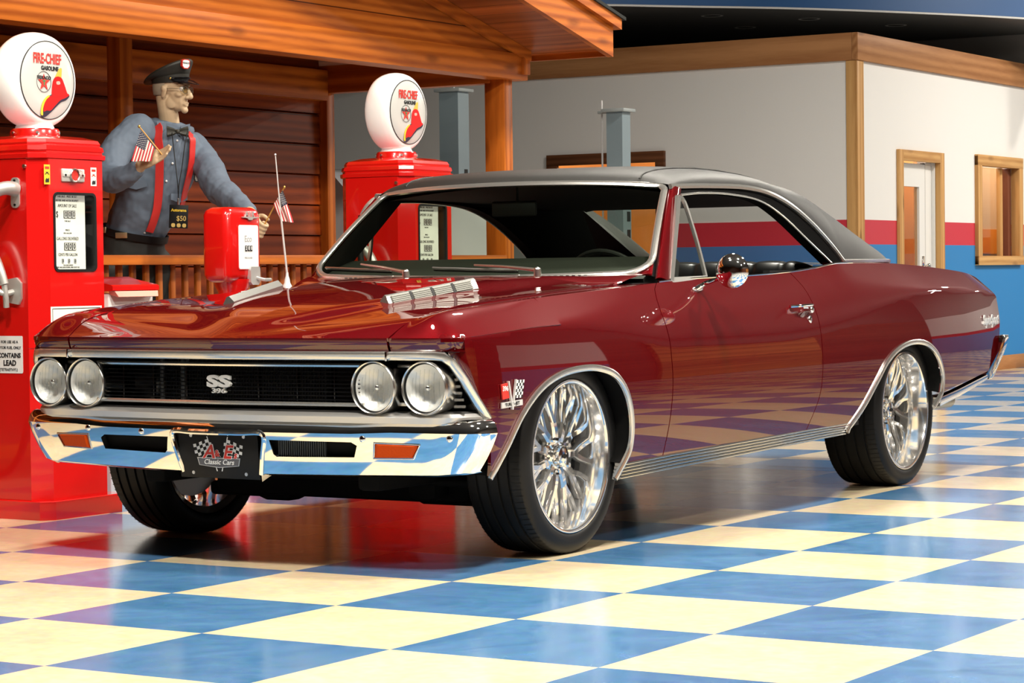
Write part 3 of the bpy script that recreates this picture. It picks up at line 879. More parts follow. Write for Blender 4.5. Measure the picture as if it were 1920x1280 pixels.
# sides of the plate recess
for s in (1, -1):
    a = fbump(np.array([s * .180]), np.array([.308]))[0]; b = fbump(np.array([s * .195]), np.array([.438]))[0]
    m.add([tuple(a), tuple(b), (b[0] - s * .026, b[1] + .040, b[2] - .012), (a[0] - s * .014, a[1] + .030, a[2] - .02), ], [(0, 1, 2, 3)])
    m.add([tuple(a), tuple(a + [s * .02, .03, -.006]), (a[0] - s * .020, a[1] + .03, a[2] - .03)], [(0, 1, 2)])
a = fbump(np.array([-.195, -.09, 0, .09, .195]), np.array([.438] * 5)); b = a + np.array([0, .045, -.010]); b[:, 0] *= .85
m.loft([[tuple(p) for p in a], [tuple(p) for p in b]], closed=False, caps=False)
m.add([(-.19, -.722, .450), (.19, -.722, .450), (.165, -.712, .300), (-.165, -.712, .300)], [(3, 2, 1, 0)])
bump = m.build('front_bumper', CHROME, car, angle=40)
m = MB()
rim = [fbump(np.array([u]), np.array([z]))[0] + [0, .004, 0] for u, z in ((-.179, .306), (-.187, .37), (-.194, .425), (-.188, .440), (-.10, .441), (0, .441), (.10, .441), (.188, .440), (.194, .425), (.187, .37), (.179, .306))]
m.tube(spline([tuple(p) for p in rim], 60), .0105, 10, up=(0, -1, 0)); m.build('plate_surround', CHROME, car)
for s in (1, -1):
    m = MB(); h = sl[0 if s > 0 else 1]
    q = [fbump(np.array([u]), np.array([z]))[0] + [0, .03, 0] for u, z in h]
    c = np.mean(q, 0); q = [tuple(c + (p - c) * 1.25) for p in q]
    m.add(q, [tuple(range(6))]); m.build('bumper_slot_backing', DARK, car, smooth=False)
    if s > 0:
        m = MB()
        for k in range(22):
            x_ = .24 + k * .0085; p = fbump(np.array([s_at(x_)]), np.array([.39]))[0]; m.box((p[0], p[1] + .024, .395), (.0035, .008, .048))
        o_ = m.build('cooler_fins', mat('cooler_grey', (.10, .11, .12), .4, .6), car, smooth=False)
    e = empty('turn_signal', parent=car)
    h = sig[0 if s > 0 else 1]; q = [fbump(np.array([u]), np.array([z]))[0] for u, z in h]; c = np.mean(q, 0)
    m = MB(); n = len(q)
    ins = [c + (p - c) * .95 for p in q]
    m.add([tuple(p + [0, .006, 0]) for p in q] + [tuple(p - [0, .002, 0]) for p in ins] + [tuple(c + (p - c) * .8 - [0, .007, 0]) for p in q], [(0, 1, 5, 4), (1, 2, 6, 5), (2, 3, 7, 6), (3, 0, 4, 7), (4, 5, 9, 8), (5, 6, 10, 9), (6, 7, 11, 10), (7, 4, 8, 11), (8, 9, 10, 11)])
    m.build('amber_lens', AMBER, e, smooth=False)
    m = MB(); loop = [tuple(c + (p - c) * 1.03 - [0, .001, 0]) for p in q]
    m.tube(loop, .0035, 6, closed=True, up=(0, -1, 0)); m.build('lens_rim', CHROME, e)
for x, z in ((-.60, .440), (-.335, .436), (.565, .430), (.87, .435), (-.87, .435)):
    p = fbump(np.array([math.copysign(s_at(abs(x)), x)]), np.array([z]))[0]
    m = MB(); m.sphere((p[0], p[1] - .001, p[2]), .011, (1, .45, 1), 16); m.build('bumper_bolt', CHROME, car)

# front plate
pl_ = empty('front_plate', parent=car)
PF = frame((-.006, -.750, .366), (1, 0, 0), (0, -.10, 1))
m = MB(); b = [(-.150, -.073), (.150, -.073), (.150, .073), (-.150, .073)]
m.box((0, 0, 0), (.330, .158, .004), .0015, M=PF); m.build('plate_blank', BLACK, pl_)
m = MB()
for sx_ in (-1, 1):       # two crossed chequered flags
    for i in range(6):
        for j in range(4):
            if (i + j) % 2 == 0:
                u0 = .020 + i * .0125; v0 = .006 + j * .0105
                q = []
                for du, dv in ((0, 0), (.0125, 0), (.0125, .0105), (0, .0105)):
                    u = u0 + du; v = v0 + dv; q.append((sx_ * (u + v * .18), v + .006 * math.sin(u * 50) - u * .10, .0028))
                m.add(q, [(0, 1, 2, 3) if sx_ > 0 else (3, 2, 1, 0)], PF)
    m.add([(sx_ * .008, -.055, .0026), (sx_ * .012, -.055, .0026), (sx_ * .045, .060, .0026), (sx_ * .041, .060, .0026)], [(0, 1, 2, 3) if sx_ > 0 else (3, 2, 1, 0)], PF)
m.build('flag_print', WHITE, pl_, smooth=False)
m = MB(); m.prism([(-.090, -.010), (.090, -.010), (.083, -.036), (0, -.044), (-.083, -.036)], .0034, PF, .003); m.build('banner_border', SATIN, pl_, smooth=False)
m = MB(); m.prism([(-.086, -.0125), (.086, -.0125), (.080, -.0345), (0, -.0415), (-.080, -.0345)], .0038, PF, .003); m.build('banner', mat('grey_print', (.10, .10, .11), .5), pl_, smooth=False)
m = MB(); m.text('Classic Cars', .024, PF @ Matrix.Translation((0, -.025, .0042)), .0006, 1.05, .0002, shear=.25); m.build('banner_lettering', WHITE, pl_, smooth=False)
for nm, mt, bo, zz in (('letter_outline', WHITE, .0032, .0036), ('red_lettering', REDINK, .0012, .0042)):
    m = MB(); m.text('A', .062, PF @ Matrix.Translation((-.040, .008, zz)), .0005, 1.15, bo, shear=.3); m.text('E', .062, PF @ Matrix.Translation((.036, .008, zz)), .0005, 1.15, bo, shear=.3)
    m.text('&', .030, PF @ Matrix.Translation((-.004, .004, zz)), .0005, 1, bo * .6); m.text("s", .034, PF @ Matrix.Translation((.070, .0, zz)), .0005, 1, bo * .6, shear=.3)
    m.build(nm, mt, pl_, smooth=False)
m = MB()
for x in (-.11, .11): m.cyl(tuple(PF @ Vector((x, .062, .001))), tuple(PF @ Vector((x, .062, .004))), .006, n=10); m.cyl(tuple(PF @ Vector((x, -.062, .001))), tuple(PF @ Vector((x, -.062, .004))), .006, n=10)
m.build('plate_screws', SATIN, pl_)

# ---------------------------------------------------------------- wheels
def make_wheel(x, y, hw, hubd, s, R=.330):
    w = empty('wheel', (s * x, y, R), parent=car)
    if s < 0: w.rotation_euler = (0, 0, PI)
    F = frame((0, 0, 0), (0, 1, 0), (0, 0, 1))      # local z -> +X
    o = hw
    prof = [(.258, o - .020), (.262, o - .004), (.272, o + .003), (.290, o + .004), (.308, o - .001), (.319, o - .007), (.3255, o - .013)]
    tw = o - .015
    g = [-.62, -.22, .22, .62]; tread = []
    for z in np.linspace(tw, -tw, 4): pass
    pts = [(R - .0035, tw)]
    for gz in g[::-1]:
        c = gz * tw; pts += [(R, c + .006), (R - .007, c + .0045), (R - .007, c - .0045), (R, c - .006)]
    pts += [(R - .0035, -tw)]
    prof2 = prof + pts + [(r, -z) for r, z in prof[::-1]]
    m = MB(); m.lathe(prof2, 96, F)
    # shoulder sipes
    for k in range(90):
        a = 2 * PI * k / 90
        for sd in (1, -1):
            q = []
            for rr, zz in ((R - .0030, tw * .66 * sd), (R - .0030, tw * sd), (.3225, (o - .009) * sd)):
                for da in (-.0055, .0055): q.append((( rr + .0028) * math.cos(a + da), (rr + .0028) * math.sin(a + da), zz))
            m.add(q, [(0, 1, 3, 2), (2, 3, 5, 4)], F)
    m.build('tyre', RUBBER, w, angle=50)
    m = MB()
    lz = o - .010
    m.lathe([(.2585, lz - .012), (.262, lz + .002), (.260, lz + .008), (.254, lz + .009), (.2475, lz + .006), (.244, lz - .002), (.240, lz - .030), (.233, lz - .050), (.2305, lz - .085), (.228, -.02), (.232, -o + .02), (.256, -o + .006)], 72, F)
    m.build('rim', POL, w)
    hz = lz - hubd
    m = MB()
    for k in range(11):
        a = 2 * PI * k / 11
        def pt(r, da, z): return tuple(F @ Vector((r * math.cos(a + da), r * math.sin(a + da), z)))
        ax = (1, 0, 0)
        sec = [(-.0145, -.018), (-.0150, .002), (-.009, .010), (.009, .010), (.0150, .002), (.0145, -.018)]
        p = spline([pt(.045, 0, hz - .012), pt(.085, 0, hz - .010), pt(.120, 0, hz - .014)], 6); m.sweep(p, sec, ups=[ax] * 6)
        for sd in (1, -1):
            p = spline([pt(.112, 0, hz - .013), pt(.135, .055 * sd, hz - .014), pt(.175, .125 * sd, hz - .015), pt(.231, .150 * sd, hz - .020)], 9)
            m.sweep(p, [(a_ * .80, b_) for a_, b_ in sec], ups=[ax] * 9)
    m.lathe([(.0005, hz - .006), (.060, hz - .006), (.072, hz - .012), (.074, hz - .030)], 40, F)
    m.build('spokes', POL, w)
    for k in range(5):
        m = MB(); a = 2 * PI * (k + .5) / 5; m.cyl(tuple(F @ Vector((.057 * math.cos(a), .057 * math.sin(a), hz - .008))), tuple(F @ Vector((.057 * math.cos(a), .057 * math.sin(a), hz + .016))), .0095, .0085, 6)
        m.build('lug_nut', CHROME, w, smooth=False)
    m = MB(); m.lathe([(.036, hz - .006), (.036, hz + .012), (.033, hz + .020), (.022, hz + .023), (.0005, hz + .024)], 32, F); m.build('hub_cap', ALU, w)
    m = MB(); m.prism([(-.018, -.005), (-.006, -.005), (-.005, -.008), (.007, -.008), (.006, -.005), (.018, -.005), (.016, .005), (.006, .005), (.007, .008), (-.005, .008), (-.006, .005), (-.016, .005)], hz + .0255, F, hz + .020); m.build('hub_emblem', BLACK, w, smooth=False)
    m = MB(); m.lathe([(.0005, -.026), (.195, -.026), (.195, -.004), (.075, -.004), (.075, .014), (.0005, .014)], 48, F)
    m.build('brake_disc', mat('brake_iron', (.45, .45, .44), .35, .8), w)
for s in (1, -1):
    make_wheel(.757 if s > 0 else .800, .052, .116, .046, s)
    make_wheel(.738 if s > 0 else .765, 2.955, .132, .085, s)

# ---------------------------------------------------------------- badges, handles, mirror, wipers, aerial
def fp(y, z, s=1, o=0):
    p = fside(np.array([y]), np.array([z]), 1)[0]; return Vector((s * (p[0] + o), p[1], p[2]))
for s in (1, -1):
    e = empty('fender_emblem', parent=car)
    c = fp(-.445, .562, s, .002); xd = (0, 1, 0) if s > 0 else (0, -1, 0)
    d = (fp(-.40, .562, s) - fp(-.49, .562, s)).normalized() * (1 if s > 0 else -1)
    F = frame(c, d, (0, 0, 1))
    m = MB(); m.prism([(-.058, -.040), (.058, -.034), (.058, -.016), (-.058, -.022)], .005, F); m.build('emblem_bar', SILVER, e, smooth=False)
    m = MB(); m.text('TURBO-JET', .014, F @ Matrix.Translation((0, -.028, .0056)) @ Matrix.Rotation(.05, 4, 'Z'), .0004, 1.15, .0003); m.build('emblem_lettering', INK, e, smooth=False)
    m = MB(); m.prism([(-.003, -.046), (.003, -.046), (-.018, .046), (-.024, .046)], .008, F); m.prism([(-.001, -.046), (.004, -.046), (.026, .050), (.021, .050)], .007, F); m.build('emblem_staff', SILVER, e, smooth=False)
    m = MB(); m.prism([(-.052, -.012), (-.016, -.008), (-.026, .040), (-.058, .036)], .005, F); m.build('red_flag', REDINK, e, smooth=False)
    m = MB(); m.text('396', .022, F @ Matrix.Translation((-.038, .022, .0054)), .0004, .95, .0004); m.build('flag_number', WHITE, e, smooth=False)
    m = MB(); mk = MB()
    for i in range(5):
        for j in range(6):
            u = .014 + i * .0085 + j * .0022; v = -.010 + j * .0095
            (m if (i + j) % 2 else mk).prism([(u, v), (u + .0085, v), (u + .0107, v + .0095), (u + .0022, v + .0095)], .005, F)
    m.build('white_checks', WHITE, e, smooth=False); mk.build('black_checks', INK, e, smooth=False)
    # script on the rear quarter
    c = fp(3.86, .705, s, .003); d = (fp(3.95, .705, s) - fp(3.77, .705, s)).normalized() * (1 if s > 0 else -1)
    m = MB(); m.text('SuperSport', .062, frame(c, d, (0, 0, 1)), .003, .82, .0022, shear=.35); m.build('script_badge', SILVER, car, smooth=False)
    # handle
    h = empty('door_handle', parent=car)
    m = MB(); P = [fp(1.700, .806, s, .008), fp(1.735, .808, s, .030), fp(1.80, .810, s, .034), fp(1.855, .811, s, .030), fp(1.880, .810, s, .012)]
    m.tube([tuple(p) for p in spline([tuple(p) for p in P], 20)], .009, 10, up=(0, 0, 1), sx=1.0, sy=.7); m.build('handle_grip', CHROME, h)
    m = MB(); a = fp(1.835, .792, s, 0); b = fp(1.835, .792, s, .030); m.cyl(tuple(a), tuple(b), .016, .014, 18); m.sphere(tuple(b), .014, (.5, 1, 1), 16); m.build('push_button', CHROME, h)
    m = MB(); a = fp(1.838, .752, s, 0); m.sphere(tuple(a), .013, (.6, 1, 1.35), 16); m.build('door_lock', CHROME, h)
# driver's mirror
e = empty('side_mirror', parent=car)
m = MB()
foot = fp(1.045, .884, 1, .004)
m.sphere(tuple(foot), .020, (.5, 2.1, .55), 20)
m.tube(spline([tuple(foot + Vector((.002, -.02, .0))), tuple(foot + Vector((.025, .005, .018))), (.975, 1.00, .932), (1.000, .985, .945)], 14), .0085, 10, scale=np.linspace(1.1, .8, 14))
m.build('mirror_arm', CHROME, e)
m = MB()
MF = frame((1.012, .985, .950), (1, .12, 0), (0, .02, 1))
m.lathe([(.0005, .032), (.02, .031), (.042, .026), (.058, .014), (.064, 0), (.062, -.006), (.056, -.006)], 40, MF); m.build('mirror_housing', CHROME, e)
m = MB(); m.lathe([(.0005, -.004), (.060, -.004)], 32, MF); m.build('mirror_glass', CHROME, e)
# wipers
def wpt(x, t, o): # on windshield glass by x
    i = int(np.interp(x, [p[0] for p in WSB], range(41))); p = wsp(i, t); return p + Vector((0, -.7, .7)) * o
for pv, tip0, tip1, mid in ((.385, (-.145, .085), (.240, .055), (.075, .095)), (-.225, (-.665, .075), (-.335, .060), (-.50, .105))):
    e = empty('wiper', parent=car)
    i = int(np.interp(pv, [p[0] for p in WSB], range(41))); b = Vector(WSB[i]) + Vector((0, -.045, .012))
    m = MB(); m.cyl(tuple(b - Vector((0, 0, .02))), tuple(b + Vector((0, -.004, .016))), .017, .014, 16); m.sphere(tuple(b + Vector((0, -.004, .016))), .0145, (1, 1, .7), 14)
    q = wpt(mid[0], mid[1], .022); m.tube([tuple(p) for p in spline([tuple(b + Vector((0, 0, .014))), tuple(b.lerp(q, .5) + Vector((0, -.006, .010))), tuple(q)], 10)], .0065, 8, scale=np.linspace(1.2, .6, 10)); m.build('wiper_arm', SATIN, e)
    m = MB(); L = [wpt(tip0[0] + (tip1[0] - tip0[0]) * t, tip0[1] + (tip1[1] - tip0[1]) * t, .012) for t in np.linspace(0, 1, 8)]
    m.sweep([tuple(p) for p in L], [(-.003, -.004), (-.003, .006), (.003, .006), (.003, -.004)], ups=[(0, -.7, .7)] * 8); m.build('wiper_blade', SATIN, e)
    m = MB(); m.sweep([tuple(p - Vector((0, -.7, .7)) * .008) for p in L], [(-.002, -.005), (-.002, .003), (.002, .003), (.002, -.005)], ups=[(0, -.7, .7)] * 8); m.build('wiper_rubber', BLACK, e)
# aerial on the far fender
e = empty('radio_antenna', parent=car)
b = Vector((-.775, .655, .905))
m = MB(); m.lathe([(.020, 0), (.019, .006), (.012, .018), (.010, .034), (.006, .046), (.005, .06)], 20, Matrix.Translation(b)); m.build('antenna_base', SILVER, e)
m = MB(); t = b + Vector((.0, -.065, .520)); m.cyl(tuple(b + Vector((0, 0, .05))), tuple(b.lerp(t, .55)), .0042, .0036, 8); m.cyl(tuple(b.lerp(t, .55)), tuple(t), .0026, .0022, 8); m.sphere(tuple(t), .0045, n=10); m.build('antenna_mast', SILVER, e)

# ---------------------------------------------------------------- tail
m = MB()
P = [(.885, 4.025), (.76, 4.07), (.4, 4.09), (0, 4.095)]
full = P + [(-a, b) for a, b in P[-2::-1]]
m.loft([[(x, y - .15, .46), (x, y - .03, .60), (x, y, .76), (x * .985, y, .80), (x * .93, y, .84), (x * .87, y - .005, .872), (x * .86, y - .03, .885)] for x, y in full], closed=False, caps=False)
m.build('rear_panel', PAINT, car)
m = MB(); m.loft([[(x, y, float(Zt(min(y, 4.08))) + .012 * (1 - (x / .66) ** 2) - .0 ) for y in np.linspace(2.98, 4.09, 16)] for x in np.linspace(-.66, .66, 15)], closed=False, caps=False)
m.build('trunk_lid', PAINT, car)
for s in (1, -1):
    m = MB(); m.box((s * .860, 4.022, .700), (.045, .04, .15), .01); m.build('tail_lamp', mat('red_lens', (.25, .004, .006), .15, coat=1), car)
m = MB(); secs = []
for x, y in [(.930, 3.965), (.940, 4.02), (.925, 4.075), (.88, 4.11), (.5, 4.145), (0, 4.155)]: secs.append((x, y))
allp = secs + [(-a, b) for a, b in secs[-2::-1]]
S2 = []
for i, (x, y) in enumerate(allp):
    sg = 1 if x > 0 else -1; wrap = min(1, max(0, (4.10 - y) / .2)); n = Vector((sg * wrap, 1 - wrap * .9, 0)).normalized()
    c = Vector((x, y, 0)); lo = .44 if abs(y) > 3.9 else .43
    S2.append([tuple(c + n * o_ + Vector((0, -(.62 - z) * .95 * (1 if abs(y) < 4.1 else .45), z))) for o_, z in ((-.03, .625), (0, .63), (.012, .615), (.012, .56), (-.01, .46), (-.03, .43), (-.05, .44))])
m.loft(S2, closed=False, caps=False); m.build('rear_bumper', CHROME, car)

# ---------------------------------------------------------------- inside
LEATHER = mat('black_seat_vinyl', (.012, .012, .012), .3)
def seat_row(name, y0, xa, xb, ztop_, ang, rolls, zbot=.42):
    m = MB(); n = rolls * 10; secs = []
    for i in range(n + 1):
        x = xa + (xb - xa) * i / n; u = abs(math.sin(PI * i / 10)) ** .5
        o = .014 * u; e_ = min(1, min(i, n - i) / 8) ** .5
        zt_ = ztop_ - .04 + .04 * e_ + o * .5
        secs.append([(x, y0 + .02, zbot), (x, y0 - .02 - o, zbot + .05), (x, y0 + ang * .5 - .02 - o, (zbot + zt_) / 2), (x, y0 + ang - .03 - o, zt_ - .06), (x, y0 + ang - .01 - o * .5, zt_ - .012), (x, y0 + ang + .03, zt_), (x, y0 + ang + .08, zt_ - .015), (x, y0 + ang + .10, zt_ - .08), (x, y0 + .14, zbot)])
    m.loft(secs); return m.build(name, LEATHER, car, angle=60)
seat_row('rear_seat', 2.30, -.64, .64, .985, .20, 9)
for s in (1, -1): seat_row('front_seat', 1.48, s * .36 - .27, s * .36 + .27, .895, .16, 5)
for x_, y_, w_ in ((.36, 1.30, .54), (-.36, 1.30, .54), (0, 2.10, 1.26)):
    m = MB(); m.box((x_, y_, .45), (w_, .51, .14), .04); m.build('seat_cushion', LEATHER, car)
m = MB()
Yh = [1.17, 1.3, 1.5, 1.7, 1.86, 2.0, 2.15, 2.3, 2.45]
m.loft([[(t * float(np.interp(y, [1.17, 2.05, 2.45], [.70, .68, .465])), y, float(np.interp(y, [1.17, 1.32, 1.6, 1.86, 2.05, 2.2, 2.45], [1.243, 1.252, 1.253, 1.245, 1.238, 1.235, 1.226])) + .05 * (1 - t * t) * (1 if y < 2.1 else max(0, (2.45 - y) / .35))) for t in np.linspace(-1, 1, 15)] for y in Yh], closed=False, caps=False)
m.build('headliner', mat('headliner_black', (.010, .010, .010), .8), car)
m = MB(); secs = []
for x in np.linspace(-.74, .74, 21):
    yb = float(np.interp(x, [p[0] for p in WSB], [p[1] for p in WSB]))
    secs.append([(x, yb + .005, .925), (x, yb + .03, .938), (x, yb + .16, .985), (x, yb + .25, 1.008), (x, yb + .29, .985), (x, yb + .26, .80), (x, yb + .05, .78)])
m.loft(secs); m.build('dashboard', mat('dash_black', (.02, .021, .018), .5), car)
e = empty('steering_wheel', (.37, 1.22, .868), parent=car); TI = Matrix.Rotation(math.radians(-62), 4, 'X')
m = MB(); m.tube([tuple(TI @ Vector((.185 * math.cos(a), .185 * math.sin(a), 0))) for a in np.linspace(0, 2 * PI, 40, endpoint=False)], .011, 10, closed=True, up=(.1, .5, .85)); m.build('wheel_rim', BLACK, e)
m = MB()
for a in (0, 2.1, 4.2): m.box((0, 0, 0), (.17, .03, .008), .003, M=TI @ Matrix.Rotation(a + PI / 2, 4, 'Z') @ Matrix.Translation((.10, 0, -.01)))
m.cyl(tuple(TI @ Vector((0, 0, -.10))), tuple(TI @ Vector((0, 0, .01))), .045, .035, 20); m.build('wheel_spokes', SATIN, e)
m = MB(); m.box((-.035, 1.165, 1.205), (.205, .018, .062), .008); m.cyl((-.02, 1.163, 1.23), (0, 1.13, 1.29), .006); m.build('rear_view_mirror', BLACK, car)
m = MB()
m.box((0, 1.58, .30), (1.66, 1.9, .02)); m.box((0, .62, .58), (1.50, .03, .60)); m.box((0, 3.05, .62), (1.3, .03, .60)); m.box((0, 2.78, .955), (1.22, .50, .02))
for s in (1, -1):
    m.box((s * .74, 1.32, .60), (.03, 1.25, .62)); m.box((s * .72, 2.25, .62), (.03, .75, .66))
m.build('cabin_lining', mat('cabin_black', (.008, .008, .008), .6), car, smooth=False)
m = MB()
for s in (1, -1):
    m.add([(s * .80, .84, .910), (s * .795, 1.9, .938), (s * .74, 1.9, .925), (s * .74, .84, .90)], [(0, 1, 2, 3)])
    m.add([(s * .795, 1.9, .938), (s * .765, 2.55, .972), (s * .71, 2.55, .955), (s * .74, 1.9, .925)], [(0, 1, 2, 3)])
m.build('window_sill', BLACK, car, smooth=False)

# ---------------------------------------------------------------- underneath
m = MB()
m.box((0, -.03, .215), (1.10, .14, .10), .03); m.box((0, -.60, .42), (1.3, .05, .16), .02)
for s in (1, -1):
    m.box((s * .45, .3, .30), (.09, 1.7, .11), .015); m.box((s * .46, -.01, .18), (.30, .09, .05), .015); m.box((s * .48, -.05, .27), (.24, .06, .04), .01)
    m.cyl((s * .47, -.05, .2), (s * .47, -.03, .5), .055); m.box((s * .50, 2.0, .28), (.09, 2.2, .10), .015)
m.cyl((-.62, -.20, .25), (.62, -.20, .25), .014)
m.box((0, .10, .60), (.62, .62, .30), .05)
m.build('chassis', DARK, car)
m = MB(); m.loft([[(-.13, .02, .17), (.17, .02, .17), (.20, .02, .26), (-.17, .02, .26)], [(-.14, .20, .135), (.18, .20, .135), (.21, .20, .26), (-.18, .20, .26)], [(-.14, .45, .15), (.18, .45, .15), (.21, .5, .26), (-.18, .5, .26)]]); m.build('oil_pan', DARK, car)
m = MB(); m.box((-.30, -.02, .19), (.16, .12, .09), .03); m.box((.42, -.15, .23), (.12, .10, .10), .03); m.box((0, 2.955, .30), (1.0, .12, .12), .05); m.cyl((0, .6, .26), (0, 2.9, .30), .04); m.build('axle_parts', DARK, car)
for s in (1, -1):
    m = MB(); m.cyl((s * .30, .8, .20), (s * .34, 2.5, .22), .032); m.box((s * .36, 1.6, .21), (.18, .55, .10), .04); m.build('exhaust_pipe', SATIN, car)
    m = MB(); m.cyl((s * .76, 3.3, .335), (s * .77, 3.70, .335), .034); m.build('exhaust_tip', mat('dull_exhaust', (.40, .37, .30), .4, .6), car)
for s in (1, -1):
    for y0, arc in ((.05, ARCHF), (2.95, ARCHR)):
        m = MB(); secs = []
        for a, b in sp2(arc, 30):
            x = float(fside(np.array([a]), np.array([b]))[0, 0])
            dz = (b - .33); k = 1.05
            secs.append([(s * (x - .004), a, b), (s * (x - .02), a, b + .004), (s * (x - .12), y0 + (a - y0) * k, .33 + dz * 1.05 + .015), (s * .52, y0 + (a - y0) * k, .33 + dz * 1.05 + .015)])
        m.loft(secs, closed=False, caps=False)
        m.build('inner_wheel_arch', DARK, car)
# ================================================================== ROOM
S_ = .6096
def floor_mat():
    m, nt, b = newmat('checker_vinyl_floor'); L = nt.links.new; N = nt.nodes.new
    tc = N('ShaderNodeTexCoord'); mp = N('ShaderNodeMapping'); mp.inputs['Scale'].default_value = (1 / S_, 1 / S_, 1); mp.inputs['Location'].default_value = (0, 0, .5)
    L(tc.outputs['Object'], mp.inputs['Vector'])
    ck = N('ShaderNodeTexChecker'); ck.inputs['Scale'].default_value = 1; L(mp.outputs[0], ck.inputs['Vector'])
    n1 = N('ShaderNodeTexNoise'); n1.inputs['Scale'].default_value = 2.2; n1.inputs['Detail'].default_value = 8; n1.inputs['Roughness'].default_value = .7; n1.inputs['Distortion'].default_value = 1.5; L(tc.outputs['Object'], n1.inputs['Vector'])
    n2 = N('ShaderNodeTexNoise'); n2.inputs['Scale'].default_value = 26; n2.inputs['Detail'].default_value = 6; L(tc.outputs['Object'], n2.inputs['Vector'])
    def two(a, c):
        x = N('ShaderNodeMix'); x.data_type = 'RGBA'; x.inputs[6].default_value = (*a, 1); x.inputs[7].default_value = (*c, 1)
        r = N('ShaderNodeMapRange'); r.inputs[1].default_value = .32; r.inputs[2].default_value = .72; L(n1.outputs['Fac'], r.inputs[0]); L(r.outputs[0], x.inputs[0])
        y = N('ShaderNodeMix'); y.data_type = 'RGBA'; y.blend_type = 'OVERLAY'; y.inputs[0].default_value = .22; L(x.outputs[2], y.inputs[6]); L(n2.outputs['Color'], y.inputs[7]); return y
    bl = two((.040, .132, .275), (.085, .205, .38)); cr = two((.62, .508, .325), (.70, .582, .395))
    mx = N('ShaderNodeMix'); mx.data_type = 'RGBA'; L(ck.outputs['Fac'], mx.inputs[0]); L(bl.outputs[2], mx.inputs[6]); L(cr.outputs[2], mx.inputs[7]); L(mx.outputs[2], b.inputs['Base Color'])
    r = N('ShaderNodeMapRange'); r.inputs[3].default_value = .10; r.inputs[4].default_value = .24; L(n1.outputs['Fac'], r.inputs[0]); L(r.outputs[0], b.inputs['Roughness'])
    b.inputs['Specular IOR Level'].default_value = .55
    bp = N('ShaderNodeBump'); bp.inputs['Strength'].default_value = .05; bp.inputs['Distance'].default_value = .002; L(n2.outputs['Fac'], bp.inputs['Height']); L(bp.outputs['Normal'], b.inputs['Normal'])
    return m
X0, X1, Y0_, Y1 = -15.5, 8.0, -12.0, 26.0
m = MB(); m.boxmm((X0 - .3, Y0_ - .3, -.10), (X1 + .3, Y1 + .3, 0)); struct(m.build('floor', floor_mat(), smooth=False))

def stripes(name, axis_lo=0):
    """white wall with the red band and the blue dado, by height"""
    m, nt, b = newmat(name); L = nt.links.new; N = nt.nodes.new
    tc = N('ShaderNodeTexCoord'); sp = N('ShaderNodeSeparateXYZ'); L(tc.outputs['Object'], sp.inputs[0])
    cr = N('ShaderNodeValToRGB'); cr.color_ramp.interpolation = 'CONSTANT'
    mr = N('ShaderNodeMath'); mr.operation = 'DIVIDE'; mr.inputs[1].default_value = 4; L(sp.outputs[2], mr.inputs[0])
    e = cr.color_ramp.elements; e[0].position = 0; e[0].color = (.022, .205, .50, 1); e[1].position = 1.156 / 4; e[1].color = (.56, .028, .05, 1)
    x = e.new(1.344 / 4); x.color = (.80, .79, .77, 1)
    L(mr.outputs[0], cr.inputs[0]); L(cr.outputs[0], b.inputs['Base Color']); b.inputs['Roughness'].default_value = .55
    no = N('ShaderNodeTexNoise'); no.inputs['Scale'].default_value = 60; L(tc.outputs['Object'], no.inputs['Vector'])
    bp = N('ShaderNodeBump'); bp.inputs['Strength'].default_value = .15; bp.inputs['Distance'].default_value = .002; L(no.outputs['Fac'], bp.inputs['Height']); L(bp.outputs['Normal'], b.inputs['Normal'])
    return m
STRIPE = stripes('striped_wall_paint')
PLAIN = mat('white_wall_paint', (.80, .79, .77), .6, bump=(60, .15))
PINE = woodmat('pine_trim', (.62, .36, .14), (.40, .19, .06), 2, 1.0, .5, knots=.6)
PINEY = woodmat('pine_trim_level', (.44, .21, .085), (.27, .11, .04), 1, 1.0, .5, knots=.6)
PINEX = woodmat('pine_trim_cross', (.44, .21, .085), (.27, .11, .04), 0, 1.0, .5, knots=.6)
PINEL = woodmat('pine_frame_level', (.62, .36, .14), (.40, .19, .06), 1, 1.0, .5, knots=.5)
ORANGE = mat('orange_interior_paint', (.62, .28, .08), .6, var=(1.5, (.70, .34, .12)))
TAN = mat('tan_interior_paint', (.56, .43, .33), .6)

WX = -4.004; WY = 12.83; HT = 2.68
# office wall facing the floor (with door and window)
m = MB()
for a, b_, z0, z1 in ((WY, 13.72, 0, HT), (13.72, 14.62, 1.90, HT), (14.62, 15.53, 0, HT), (15.53, 16.60, 0, 1.03), (15.53, 16.60, 1.92, HT), (16.60, 25.5, 0, HT)):
    m.boxmm((WX - .12, a, z0), (WX, b_, z1))
struct(m.build('wall_right', STRIPE, smooth=False))
# office wall facing the camera, striped near the corner, plain beyond the opening
m = MB(); m.boxmm((-5.80, WY, 0), (WX - .12, WY + .12, HT)); struct(m.build('wall_back', STRIPE, smooth=False))
m = MB(); m.boxmm((-6.91, WY, 1.90), (-5.80, WY + .12, HT)); m.boxmm((X0, WY, 0), (-6.91, WY + .12, HT)); struct(m.build('wall_left', PLAIN, smooth=False))
